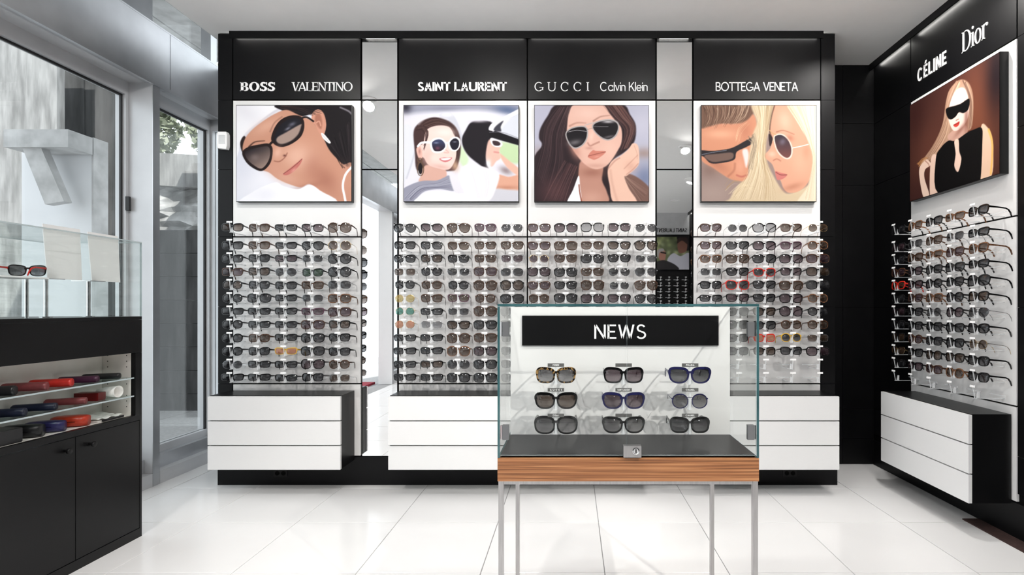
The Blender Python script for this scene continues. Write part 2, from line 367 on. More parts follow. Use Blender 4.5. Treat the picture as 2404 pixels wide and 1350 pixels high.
# mirrors
for a, b, lab in ((849, 934, 'narrow mirror strip between white-hat and convertible posters'), (1540.5, 1626, 'narrow mirror strip beside the chin-resting woman poster')):
    c = (wx(a)+wx(b))/2; r = empty('mirror_panel', lab, 'mirror', (c, YB, 0)); g = .008
    for za, zb in ((wz(235), CEIL-.004), (wz(398), wz(235)), (wz(1072), wz(398))):
        bx('mirror_pane', 'mirror', r, wx(a)-c+g/2, wx(b)-c-g/2, 0, .008, za+g/2, zb-g/2)
# right wall -------------------------------------------------------------
wr = bx('wall_right', 'slot', None, XR+.013, XR+.2, YF, 3.70, 0, CEIL); tag(wr, 'black panelled wall on the right', 'wall', kind='structure')
seams = [.20, .37, 1.04, wz(398), wz(235), CEIL]
for ya, yb in ((3.141, YR-.002), (1.64, 2.387), (.89, 1.638), (.14, .888), (-.61, .138), (-1.36, -.612), (-2.11, -1.362), (YF, -2.112)):
    for za, zb in zip(seams[:-1], seams[1:]): bx('panel', 'black', wr, XR, XR+.012, ya+.0012, yb-.0012, za+.0012, zb-.0012)
bay('bay on right black wall with brown portrait poster', -.375, .375, (XR, 2.764, 0), -math.pi/2,
    [('CÉLINE', -.310, -.075, 2.345, 2.345+.073, .17, .16, False, .20), ('Dior', .04, .21, 2.345, 2.345+.105, .115, .04, True, .03)], low=.16)
br = bx('baseboard_right', 'black', None, XR-.004, XR+.012, YF, YR, .0, .158); tag(br, 'black plinth along the foot of the right wall', 'plinth', kind='structure')
p4 = empty('trim_4', 'black pelmet under the ceiling along the right wall', 'trim', (1.972, 0, 2.608), kind='structure')
for ya, yb in ((YF, -2.0), (-1.99, -1.0), (-.99, 0), (.01, 1.0), (1.01, 2.387), (2.39, 3.138), (3.141, YR)):
    bx('fascia', 'black', p4, 0, .008, ya-.0014, yb+.0014, 0, CEIL-2.608)
    bx('led_strip', 'led', p4, .011, .018, ya+.05, yb-.05, .016, .024)
wc = bx('wall_recess', 'slot', None, 1.546, XR+.012, YR+.013, 3.7, 0, CEIL); tag(wc, 'dark recessed corner wall between back and right walls', 'wall', kind='structure')
for xa, xb in ((1.548, 1.80), (1.80, XR)):
    for za, zb in zip([0, .17, .37, 1.04, 1.851, 2.261], [.17, .37, 1.04, 1.851, 2.261, CEIL]): bx('panel', 'black', wc, xa+.0012, xb-.0012, YR, YR+.012, za+.0012, zb-.0012)
# wall behind the viewpoint (seen in the mirrors)
wf = bx('wall_front', 'black', None, -2.6, XR+.2, YF-.2, YF-.001, 0, CEIL); bx('header_band', 'paint_grey', wf, -2.0, 1.38, YF-.0005, YF+.012, 2.28, CEIL-.004); tag(wf, 'dark wall with pale header band behind the viewpoint, seen in mirrors', 'wall', kind='structure')
def opp(px, py): return (px-VX)/138.0, CH+(VY-py)/138.0
r = empty('display_bay', 'bay behind the viewpoint with black lettering, seen in right mirror', 'display panel', (1.70, YF, 0), math.pi)
hp = bx('header_panel', 'paint_grey', r, -.30, .30, -.012, 0, 2.28, CEIL-.004)
lettering(hp, 'SAINT LAURENT', -.26, .26, 2.32, 2.385, -.012, .17, .15, False, .06, 'letter_black')
bx('rack_board', 'black_satin', r, -.30, .30, -.012, 0, .6, 2.27)
# ------------------------------------------------------------------ left facade of aluminium and glass
XF, XG = -2.43, -2.60
hd = empty('wall_left', 'brushed aluminium header beam over the shop windows', 'facade', (XF, 0, 0), kind='structure')
for a, b in ((YF, -1.2), (-1.197, .9), (.903, 3.208), (3.212, 3.70)):
    MB().box(0, -.05, a, b, 2.345, 2.69).build('header_panel', 'alu', hd)
bx('soffit', 'alu_paint', hd, -.05, -.19, YF, 3.70, 2.345, 2.42)
bx('lip', 'alu', hd, .012, -.004, YF, 3.70, 2.333, 2.352)
bx('top_cap', 'alu', hd, 0, -.20, YF, 3.70, 2.691, 2.70)
def post(name, y0, y1, label, z1=2.345, x0=XF, x1=XG-.02, mt='alu_paint'):
    r = empty(name, label, 'post', ((x0+x1)/2, (y0+y1)/2, 0), kind='structure'); hx = abs(x0-x1)/2; hy = (y1-y0)/2
    bx('post_body', mt, r, -hx, hx-.004, -hy, hy, 0, z1); bx('front_face', 'alu', r, hx-.004, hx, -hy, hy, 0, z1)
post('trim_5', 3.078, 3.129, 'light aluminium window post beside the left counter')
post('trim_6', -1.03, -.97, 'pale door post behind the viewpoint, seen in the left mirror', mt='paint_white')
post('trim_7', .30, .36, 'aluminium door post near the viewpoint')
def window(name, y0, y1, label, zb=.20, zt=2.345, x=XG, rail=True):
    r = empty(name, label, 'window', (x, (y0+y1)/2, 0), kind='structure'); h = (y1-y0)/2
    f = MB().box(-.03, .03, -h, h, zt-.075, zt).box(-.03, .03, -h, h, zb-.08, zb).box(-.03, .03, -h, -h+.02, zb, zt-.075).box(-.03, .03, h-.02, h, zb, zt-.075).build('frame', 'alu_paint', r)
    g = MB().box(.002, .012, -h+.02, h-.02, zt-.087, zt-.0755).box(.002, .012, h-.032, h-.0205, zb, zt-.087).box(.002, .012, -h+.0205, -h+.032, zb, zt-.087).build('gasket', 'gasket', r)
    bx('pane', ['glass', 'glass_edge'], r, -.006, .002, -h+.0205, h-.0205, zb, zt-.076, side=1)
    if rail:
        bx('bottom_rail', 'alu', r, .031, XF-x-.05, -h, h, .0, .155); bx('sill_face', 'alu_paint', r, XF-x-.05, XF-x, -h, h, 0, .076)
    return r
window('window_1', .37, 3.076, 'large shop window behind the black counter')
window('window_2', 3.131, 3.70, 'narrow tall shop window next to the black back wall', x=-2.55)
w1 = window('window_3', YF, -1.04, 'shop window behind the viewpoint')
bx('hook', 'gasket', w1.parent or bpy.data.objects['window_1'], .03, .05, 1.33, 1.345, 1.60, 1.68)
# return window facing the camera behind the back wall's end
r = empty('window_4', 'window strip at the facade corner behind the back wall', 'window', (-2.31, 3.73, 0), kind='structure')
MB().box(-.30, .235, -.03, .03, 2.27, 2.345).box(-.30, .235, -.03, .03, .12, .20).box(-.30, -.24, -.03, .03, .2, 2.27).box(-.215, -.195, -.03, .03, .2, 2.27).box(.215, .235, -.03, .03, .2, 2.27).build('frame', 'alu_paint', r)
bx('pane', ['glass', 'glass_edge'], r, -.195, .215, -.003, .003, .2, 2.27, side=1)
bx('header_panel', 'alu', r, -.30, .235, -.03, .03, 2.345, 2.70); bx('gasket', 'gasket', r, -.24, -.215, -.035, .03, .2, 2.27)
bx('bottom_rail', 'alu', r, -.30, .235, -.03, .03, 0, .12)
# clerestory
r = empty('window_5', 'clerestory glazing above the aluminium header', 'window', (-2.52, 0, 0), kind='structure')
bx('pane', ['glass', 'glass_edge'], r, -.003, .003, YF, 3.70, 2.70, 3.12, side=1)
for y0, y1 in ((2.86, 3.10), (3.60, 3.66), (1.5, 1.58), (0, .08)): bx('mullion', 'alu_dark' if y0 > 2.5 and y0 < 3 else 'alu', r, .004, .07, y0, y1, 2.70, 3.12)
bx('pane', ['glass', 'glass_edge'], r, 0, .44, 3.727, 3.733, 2.70, 3.12, side=1)

# ------------------------------------------------------------------ outside
pv = empty('pavement', 'grey concrete paving outside the windows', 'pavement', (-5.5, 2.5, 0), kind='structure')
bx('slab_bed', 'grout', pv, -3.5, 2.88, -8, 6, -.12, -.06)
for i in range(5):
    for j in range(12):
        bx('paving_slab', 'pavement', pv, 1.58+.004-i*1.27, 2.85-.004-i*1.27, -7.5+j*1.1+.004, -6.4+j*1.1-.004, -.06, -.03)
rw = empty('retaining_wall', 'dark concrete retaining wall with horizontal formwork joints outside', 'wall', (-3.9, 5.5, 0), kind='structure')
for k_ in range(8): bx('concrete_course', 'concrete_dark', rw, -2.2, 2.8, 0, .3, -.1+k_*.243+(.004 if k_ else 0), -.1+(k_+1)*.243)
up = MB(); nx, nz_ = 40, 14
for i in range(nx+1):
    for j in range(nz_+1):
        up.v.append((-2.2+5*i/nx, .04+.10*RNG.random() if 0 < j < nz_ else .1, 1.845+.72*j/nz_))
for i in range(nx):
    for j in range(nz_):
        a = i*(nz_+1)+j; up.f.append((a, a+nz_+1, a+nz_+2, a+1)); up.mi.append(0)
up.box(-2.2, 2.8, .15, .3, 1.845, 2.56); up.build('rough_render', 'plaster_rough', rw)
MB().prism([(-2.2, -.02, 2.75), (-2.2, -.02, 2.42), (2.8, -.02, 2.10), (2.8, -.02, 2.45)][::-1], (0, .35, 0)).build('capping_beam', 'concrete', rw)
cp = empty('concrete_pier', 'pale board-marked concrete pier outside the large window', 'pier', (-5.07, 4.4, 0), kind='structure')
for k_ in range(7): bx('concrete_board', 'concrete', cp, -.95+k_*.25+.002, -.95+(k_+1)*.25-.002, (k_ % 3)*.006, .07, -.03, 3.6)
cd = empty('concrete_screen', 'dark weathered concrete wall behind the timber bracket', 'wall', (-5.0, 5.0, 0), kind='structure')
for k_ in range(6): bx('concrete_board', 'concrete_dark', cd, -.9+k_*.26+.002, -.9+(k_+1)*.26-.002, (k_ % 2)*.01, .3, -.03, 3.6)
bd = empty('board', 'tall pale board under the timber bracket outside the window', 'board', (-3.675, 3.790, 0))
bx('board_sheet', 'board_white', bd, -.255, .245, 0, .12, -.03, 2.225); bx('edge_trim', 'concrete_light', bd, .2455, .258, 0, .12, -.03, 2.255)
bk = empty('timber_bracket', 'rough grey bracket shelf with a leaning strut outside the window', 'bracket', (-3.640, 3.785, 2.13))
MB().prism([(-.217, -.185, 0), (.222, -.185, 0), (.222, -.001, 0), (-.217, -.001, 0)], (0, 0, .12)).build('shelf_slab', 'concrete_light', bk)
st = MB(); y0_ = -.165
st.prism([(-.110, y0_, .0), (.018, y0_, .0), (.175, y0_, -.365), (.045, y0_, -.385)], (0, .06, 0)); st.build('strut', 'concrete_light', bk)
# soffit of the overhang
sf_ = empty('overhang', 'board-formed concrete overhang above the windows', 'overhang', (-3.05, 1.5, 3.12), kind='structure')
for k_ in range(9): bx('soffit_board', 'concrete_light', sf_, .54-(k_+1)*.122+.003, .54-k_*.122-.003, -4.2, 3.0, (k_ % 2)*.006, .22)
# bushes above the retaining wall
def bush(label, x, y, z, rx, rz, n):
    r = empty('bush', label, 'bush', (x, y, z), group='bushes above the retaining wall'); b = MB()
    for i in range(n):
        th, ph, rr = RNG.random()*6.283, math.acos(2*RNG.random()-1), RNG.random()**.4
        c_ = Vector((rx*rr*math.sin(ph)*math.cos(th), rx*.6*rr*math.sin(ph)*math.sin(th), rz+rz*rr*math.cos(ph)))
        u = Vector(RNG.normal(size=3)).normalized(); v = u.orthogonal().normalized(); s_ = .03+.04*RNG.random()
        b.quad(c_-u*s_, c_+v*s_*.5, c_+u*s_, c_-v*s_*.5)
    f = b.build('foliage', 'leaf', r)
    st = MB()
    for k_ in range(4): st.cyl((0, 0, 0), (rx*.5*math.cos(k_*1.6), rx*.3*math.sin(k_*1.6), rz*1.2), .02, .006, 6)
    st.build('stem', 'bark', r)
for k_, (x, z, rx, rz) in enumerate(((-5.55, 2.60, .42, .6), (-4.65, 2.58, .42, .5), (-3.75, 2.56, .42, .55), (-2.85, 2.5, .42, .6))):
    bush(['leafy bush above the retaining wall, leftmost of four', 'low leafy bush above the retaining wall, second from left', 'leafy bush above the retaining wall, third from left', 'leafy bush above the retaining wall at the facade corner'][k_], x, 5.75, z, rx, rz, 1500)
rm = bx('door_mat', 'red_mat', None, -3.5, -2.75, -1.2, .3, -.029, .0); tag(rm, 'red mat outside the door, seen in the left mirror', 'mat')
bm = bx('floor_strip', 'brown_strip', None, 1.915, 1.995, .6, 2.60, .0005, .006); tag(bm, 'dark brown strip along the foot of the right wall', 'mat')  # thin dark brown strip lying on the floor
ws = empty('wall_sensor', 'small white rounded box on the left black strip', 'sensor', (wx(528.5), YB-.001, wz(333)))
MB().prism([(-.027, 0, -.045), (.024, 0, -.05), (.029, 0, -.03), (.029, 0, .035), (.024, 0, .05), (-.024, 0, .05), (-.029, 0, .035), (-.029, 0, -.03)], (0, -.028, 0)).build('housing', 'frost', ws)
bx('lens_window', 'acrylic', ws, -.018, .018, -.031, -.028, -.02, .03)

# ------------------------------------------------------------------ ceiling downlights
DL = [(-1.57, 2.12), (-.52, 2.12), (.52, 2.05), (1.40, 2.12), (1.66, 2.62), (-1.57, .75), (-.45, .75), (1.137, .92), (-1.57, -.6), (-.2, -.55), (1.48, -.42), (-1.5, -1.9), (0, -1.95), (1.56, -1.75)]  # lamp by the recess corner is added to brighten its floor and ceiling
ring = MB().lathe((0, 0, 0), (0, 0, -1), [(-.02, .045), (.003, .047), (.006, .055), (.006, .066), (.003, .070), (0, .070), (0, .046), (-.02, .044)], 28).mesh('trim_ring', 'paint_white', True)
disc = MB().cyl((0, 0, .010), (0, 0, .006), .0445, n=24).mesh('lamp_disc', 'lamp')
for k_, (x, y) in enumerate(DL):
    d = empty('downlight', 'round recessed downlight with white rim in the white ceiling', 'downlight', (x, y, CEIL), group='ceiling downlights')
    link('trim_ring', ring, d); link('lamp_disc', disc, d)
    L = bpy.data.lights.new('downlight_lamp', 'AREA'); L.shape = 'DISK'; L.size = .085; L.energy = DOWN_W; L.color = (1, .965, .93); L.spread = math.radians(150)
    lo = link('downlight_lamp', L, d); lo.location = (0, 0, -.012)
    if 1.9 < y < 2.4:                                   # gimbal lamps beside the racks lean towards the back wall
        lo.rotation_euler = (math.radians(44), 0, 0); lo.location = (0, .0, -.055); L.energy = WASH_W; L.spread = math.radians(130)
    elif .5 < y < 1.2: lo.rotation_euler = (math.radians(30), 0, 0); lo.location = (0, 0, -.045)
    elif 1.1 < x and y < 2.4: lo.rotation_euler = (0, math.radians(18), 0); lo.location = (0, 0, -.05)
# added spot, standing in for sunlight on the showcase from the front right
sp = empty('added_spot', 'added ceiling spotlight standing in for sunlight on the glass showcase', 'spotlight', (1.55, -.35, CEIL))
MB().cyl((0, 0, 0), (0, 0, -.02), .05, n=20).build('base', 'paint_white', sp); MB().cyl((0, 0, -.02), (0, 0, -.06), .01, n=10).build('stem', 'paint_white', sp)
aim = (Vector((.15, 1.55, .80))-Vector((1.55, -.35, CEIL-.08))).normalized()
hb = MB(); hb.lathe((0, 0, -.08), aim, [(-.05, .028), (-.045, .034), (.05, .038), (.05, .034), (.02, .030)], 20); hb.build('lamp_head', 'paint_white', sp, True)
L = bpy.data.lights.new('spot_lamp', 'SPOT'); L.energy = SPOT_W; L.spot_size = math.radians(34); L.spot_blend = .6; L.shadow_soft_size = .02; L.color = (1, .96, .9)
lo = link('spot_lamp', L, sp); lo.location = Vector((0, 0, -.08))+aim*.055; lo.rotation_euler = aim.to_track_quat('-Z', 'Y').to_euler()
# ------------------------------------------------------------------ drawer units under the bays
def drawer_unit(label, x0, x1, loc, rz):
    """local: x right, wall face y=0, front at y=-.195"""
    r = empty('drawer_unit', label, 'drawer unit', loc, rz, 'floating drawer units'); zs = [CH-.894, CH-.7586, CH-.623, CH-.487]
    bx('carcass', 'black_satin', r, x0+.004, x1-.002, -.180, -.001, zs[0]+.002, zs[3]+.001)
    for a, b in zip(zs[:-1], zs[1:]): bx('drawer', 'white_lacquer', r, x0, x1, -.197, -.1805, a+.003, b-.003)
    return r
for a, b, i, lab in ((-1.999, -1.271, 0, 'white three-drawer unit under the white-hat bay'), (-1.007, -.275, 1, 'white three-drawer unit under the convertible poster bay'),
                  (-.265, .487, 2, 'white three-drawer unit hidden behind the glass showcase'), (.735, 1.470, 3, 'white three-drawer unit at the right end of the back wall')):
    drawer_unit(lab, a-bctr[i], b-bctr[i], (bctr[i], YB-.001, 0), 0)
drawer_unit('white three-drawer unit on the right black wall', -.330, .352, (XR-.005, 2.764, 0), -math.pi/2)

# ------------------------------------------------------------------ posters
class Paint:
    def __init__(s, W, H, quad, base):
        s.W, s.H = W, H; s.img = np.ones((H, W, 3))*np.array(base, float); s.Y, s.X = np.mgrid[0:H, 0:W]+.5
        A = []; B = []
        for (x, y), (u, v) in zip(quad, ((0, 0), (W, 0), (W, H), (0, H))):
            A.append([x, y, 1, 0, 0, 0, -u*x, -u*y]); B.append(u); A.append([0, 0, 0, x, y, 1, -v*x, -v*y]); B.append(v)
        s.h = np.append(np.linalg.solve(np.array(A, float), np.array(B, float)), 1).reshape(3, 3)
        e = abs(quad[1][0]-quad[0][0]); s.k = W/e
    def m(s, pts):
        p = np.c_[np.array(pts, float), np.ones(len(pts))] @ s.h.T; return p[:, :2]/p[:, 2:]
    @staticmethod
    def crom(p, closed, n=5):
        k = len(p); out = []
        for i in range(k if closed else k-1):
            g = (lambda j: p[j % k]) if closed else (lambda j: p[min(max(j, 0), k-1)])
            a, b, c, d = g(i-1), g(i), g(i+1), g(i+2)
            for t in np.arange(n)/n: out.append(.5*((2*b)+(c-a)*t+(2*a-5*b+4*c-d)*t*t+(3*b-a-3*c+d)*t**3))
        if not closed: out.append(p[-1])
        return np.array(out)
    def comp(s, al, col, sl):
        c = np.asarray(col, float)
        s.img[sl] = s.img[sl]*(1-al[..., None])+c*al[..., None]
    def win(s, p, pad):
        x0, y0 = np.floor(p.min(0)-pad).astype(int); x1, y1 = np.ceil(p.max(0)+pad).astype(int)
        return (slice(max(y0, 0), max(0, min(y1, s.H))), slice(max(x0, 0), max(0, min(x1, s.W))))
    def segd(s, p, q, sl, wd=None):
        X, Y = s.X[sl][..., None], s.Y[sl][..., None]; d = q-p; L = (d**2).sum(1)+1e-9
        t = np.clip(((X-p[:, 0])*d[:, 0]+(Y-p[:, 1])*d[:, 1])/L, 0, 1)
        D = np.hypot(X-p[:, 0]-t*d[:, 0], Y-p[:, 1]-t*d[:, 1])
        if wd is not None: D = D-(wd[:-1]+(wd[1:]-wd[:-1])*t)
        return D.min(-1)
    def fill(s, pts, col, soft=1.2, a=1, curve=True, col2=None, ax=(0, 1)):
        p = s.m(pts); p = s.crom(p, True) if curve else p; q = np.roll(p, -1, 0); sl = s.win(p, soft+1)
        X, Y = s.X[sl], s.Y[sl]
        if X.size == 0: return
        ins = np.zeros(X.shape, bool)
        for (x0, y0), (x1, y1) in zip(p, q):
            c = ((y0 > Y) != (y1 > Y)) & (X < (x1-x0)*(Y-y0)/(y1-y0+1e-12)+x0); ins ^= c
        D = s.segd(p, q, sl); sd = np.where(ins, D, -D); al = np.clip(.5+sd/soft, 0, 1)*a
        if col2 is not None:
            pr = X*ax[0]+Y*ax[1]; pp = p @ np.array(ax); t = np.clip((pr-pp.min())/(np.ptp(pp)+1e-9), 0, 1)[..., None]
            col = np.array(col, float)*(1-t)+np.array(col2, float)*t
        s.comp(al, col, sl)
    def line(s, pts, w, col, a=1, soft=1.0, w1=None):
        p = s.crom(s.m(pts), False, 4); wd = np.linspace(w, w if w1 is None else w1, len(p))*s.k/2; sl = s.win(p, wd.max()+soft+1)
        if s.X[sl].size == 0: return
        D = s.segd(p[:-1], p[1:], sl, wd); s.comp(np.clip(.5-D/soft, 0, 1)*a, col, sl)
    def blob(s, x, y, rx, ry, col, a=.6, rot=0):
        c = s.m([(x, y)])[0]; rx *= s.k; ry *= s.k; cr, sr = math.cos(rot), math.sin(rot)
        dx, dy = s.X-c[0], s.Y-c[1]; u = (dx*cr+dy*sr)/rx; v = (-dx*sr+dy*cr)/ry
        s.comp(a*np.exp(-(u*u+v*v)), col, (slice(None), slice(None)))
    def strands(s, g0, g1, n, cols, w=4, a=.5, jit=8):
        g0 = np.array(g0, float); g1 = np.array(g1, float)
        for i in range(n):
            t = RNG.random(); pts = g0*(1-t)+g1*t+RNG.normal(size=g0.shape)*jit*.5+RNG.normal(size=2)*jit*.5
            s.line(pts, w*(.5+RNG.random()), cols[int(RNG.integers(len(cols)))], a*(.4+.6*RNG.random()), 1.0, w*.3)
    def colors(s):
        c = np.clip(s.img, 0, 255)/255; c = np.where(c <= .04045, c/12.92, ((c+.055)/1.055)**2.4)
        return c*.90
def poster_mesh(P, x0, x1, z0, z1, y):
    H, W = P.H, P.W; c = P.colors()
    xs = np.linspace(x0, x1, W); zs = np.linspace(z1, z0, H); XX, ZZ = np.meshgrid(xs, zs)
    co_ = np.stack([XX, np.full_like(XX, y), ZZ], -1).reshape(-1, 3)
    idx = np.arange(H*W).reshape(H, W); f = np.stack([idx[1:, :-1], idx[1:, 1:], idx[:-1, 1:], idx[:-1, :-1]], -1).reshape(-1, 4)
    me = bpy.data.meshes.new('print'); me.vertices.add(H*W); me.vertices.foreach_set('co', co_.ravel().astype(np.float32))
    me.loops.add(f.size); me.loops.foreach_set('vertex_index', f.ravel().astype(np.int32))
    me.polygons.add(len(f)); me.polygons.foreach_set('loop_start', np.arange(0, f.size, 4, dtype=np.int32)); me.polygons.foreach_set('loop_total', np.full(len(f), 4, dtype=np.int32))
    me.update(); at = me.color_attributes.new('ink', 'FLOAT_COLOR', 'POINT')
    at.data.foreach_set('color', np.c_[c.reshape(-1, 3), np.ones(H*W)].ravel().astype(np.float32)); me.materials.append(MATS['print']); return me
def poster(label, P, x0, x1, z0, z1, loc, rz, th=.030):
    r = empty('poster', label, 'poster', loc, rz, 'large portrait posters'); e = .003
    bx('frame', 'black_satin', r, x0, x1, -th, -.001, z0, z1)
    link('print', poster_mesh(P, x0+e, x1-e, z0+e, z1-e, -th-.0012), r); return r
def rectq(x0, x1, y0, y1): return [(x0, y0), (x1, y0), (x1, y1), (x0, y1)]
PW, PH = 240, 200
def art1():
    P = Paint(PW, PH, rectq(218, 1006, 580, 1240), (222, 224, 234))
    P.blob(330, 1100, 220, 130, (236, 236, 243), .9); P.blob(260, 1000, 90, 160, (205, 208, 222), .5)
    P.fill([(200, 560), (545, 560), (470, 620), (380, 685), (300, 750), (252, 812), (240, 880), (200, 950)], (240, 240, 245), 2)
    P.line([(540, 590), (440, 650), (340, 735), (262, 820), (244, 880)], 10, (200, 198, 208), .7, 4); P.blob(300, 640, 120, 60, (225, 224, 232), .6, .6)
    P.fill([(510, 575), (1030, 560), (1030, 1010), (985, 1000), (930, 930), (880, 850), (835, 700), (760, 640), (640, 660), (540, 620)], (24, 20, 23), 2)
    P.fill([(740, 690), (760, 780), (790, 880), (850, 960), (940, 1020), (1040, 1020), (1040, 680)], (24, 20, 23), 2)
    P.fill([(245, 835), (275, 790), (300, 860), (285, 905), (258, 900)], (35, 25, 25), 2)
    skin = (196, 143, 120)
    P.fill([(278, 810), (330, 745), (400, 690), (480, 640), (560, 612), (640, 645), (735, 690), (800, 780), (850, 880), (900, 940), (950, 985), (1015, 990), (1015, 1250), (880, 1250), (790, 1175), (720, 1120), (660, 1142), (590, 1125), (500, 1085), (440, 1040), (380, 1020), (300, 960), (262, 890)], skin, 2)
    P.blob(640, 930, 110, 90, (228, 184, 164), .75); P.blob(560, 1080, 90, 40, (214, 165, 146), .6, .3); P.blob(430, 720, 110, 40, (218, 170, 148), .7, -.5)
    P.blob(830, 1090, 110, 70, (168, 112, 94), .75, .7); P.blob(740, 1000, 60, 90, (176, 120, 102), .45); P.blob(960, 1120, 70, 110, (205, 152, 130), .5)
    P.blob(470, 1010, 70, 40, (205, 152, 132), .6, .4); P.blob(690, 1140, 110, 18, (150, 95, 80), .4, -.25)
    P.fill([(735, 690), (738, 635), (775, 608), (815, 635), (833, 715), (815, 785), (788, 775), (760, 720)], (205, 148, 126), 1.5)
    P.fill([(755, 680), (765, 645), (790, 640), (805, 690), (800, 740), (780, 730)], (150, 95, 78), 4, .7)
    P.line([(765, 700), (785, 690), (795, 720)], 9, (215, 160, 138), .8)
    P.fill([(798, 772), (820, 780), (862, 832), (850, 840), (812, 808)], (245, 243, 243), 1.2); P.line([(806, 782), (850, 830)], 4, (150, 150, 155), .6)
    P.strands([(520, 590), (640, 615), (740, 650)], [(560, 585), (700, 590), (820, 620)], 25, [(70, 52, 50), (20, 16, 18)], 5, .7)
    P.strands([(850, 860), (900, 930), (950, 1000)], [(980, 700), (990, 860), (1000, 990)], 30, [(12, 10, 12), (60, 50, 54)], 5, .6)
    P.line([(880, 890), (915, 960), (945, 1010)], 5, (30, 20, 20), .8); P.line([(930, 930), (940, 990), (960, 1010)], 4, (30, 20, 20), .8)
    P.line([(930, 595), (985, 620), (1006, 640)], 10, (190, 185, 195), .7, 3)
    P.fill([(270, 1260), (330, 1175), (480, 1110), (540, 1135), (640, 1155), (720, 1125), (790, 1165), (885, 1255)], (243, 243, 248), 2)
    P.blob(420, 1190, 90, 50, (228, 228, 238), .6)
    P.line([(1006, 1005), (965, 1055), (946, 1130), (958, 1205), (966, 1245)], 15, (246, 246, 248), 1, 1.2)
    P.line([(305, 865), (345, 832), (412, 824)], 12, (60, 38, 34), .8, 2, 5); P.line([(450, 760), (480, 700), (530, 660)], 8, (110, 70, 58), .5, 3)
    fr = (34, 24, 24)
    P.fill([(258, 905), (296, 868), (380, 848), (440, 843), (467, 880), (457, 962), (424, 1012), (382, 1032), (322, 1004), (280, 962)], fr)
    P.fill([(278, 908), (310, 884), (388, 866), (436, 864), (450, 900), (440, 955), (410, 1000), (380, 1014), (330, 985), (294, 950)], (38, 33, 37), 1.2, 1, True, (150, 128, 118), (.5, .86))
    P.fill([(456, 805), (488, 720), (540, 668), (612, 648), (668, 664), (684, 722), (662, 792), (602, 842), (530, 867), (478, 848)], fr)
    P.fill([(478, 805), (505, 735), (550, 690), (612, 668), (652, 680), (662, 725), (642, 780), (592, 826), (530, 848), (490, 832)], (28, 27, 34))
    P.fill([(500, 800), (560, 765), (655, 712), (660, 728), (640, 780), (592, 824), (530, 846), (495, 830)], (160, 138, 128), 3)
    P.blob(600, 710, 25, 12, (110, 110, 125), .8, -.4); P.blob(345, 940, 30, 25, (120, 105, 102), .8); P.blob(570, 740, 20, 8, (150, 150, 165), .7, -.5)
    P.line([(440, 856), (470, 826)], 16, fr); P.line([(664, 668), (700, 662), (745, 690)], 13, fr)
    P.line([(478, 962), (512, 966), (548, 940), (566, 908)], 7, (140, 86, 72), .8, 2); P.blob(500, 905, 26, 40, (225, 180, 160), .7, .4); P.blob(548, 925, 10, 7, (95, 52, 46), .9)
    P.fill([(538, 1052), (590, 1008), (640, 968), (669, 946), (655, 985), (612, 1032), (570, 1058)], (190, 112, 104), 1.4); P.line([(540, 1050), (605, 1005), (668, 948)], 4, (110, 55, 52), .8)
    P.blob(610, 1025, 22, 8, (222, 160, 150), .7, -.7); return P
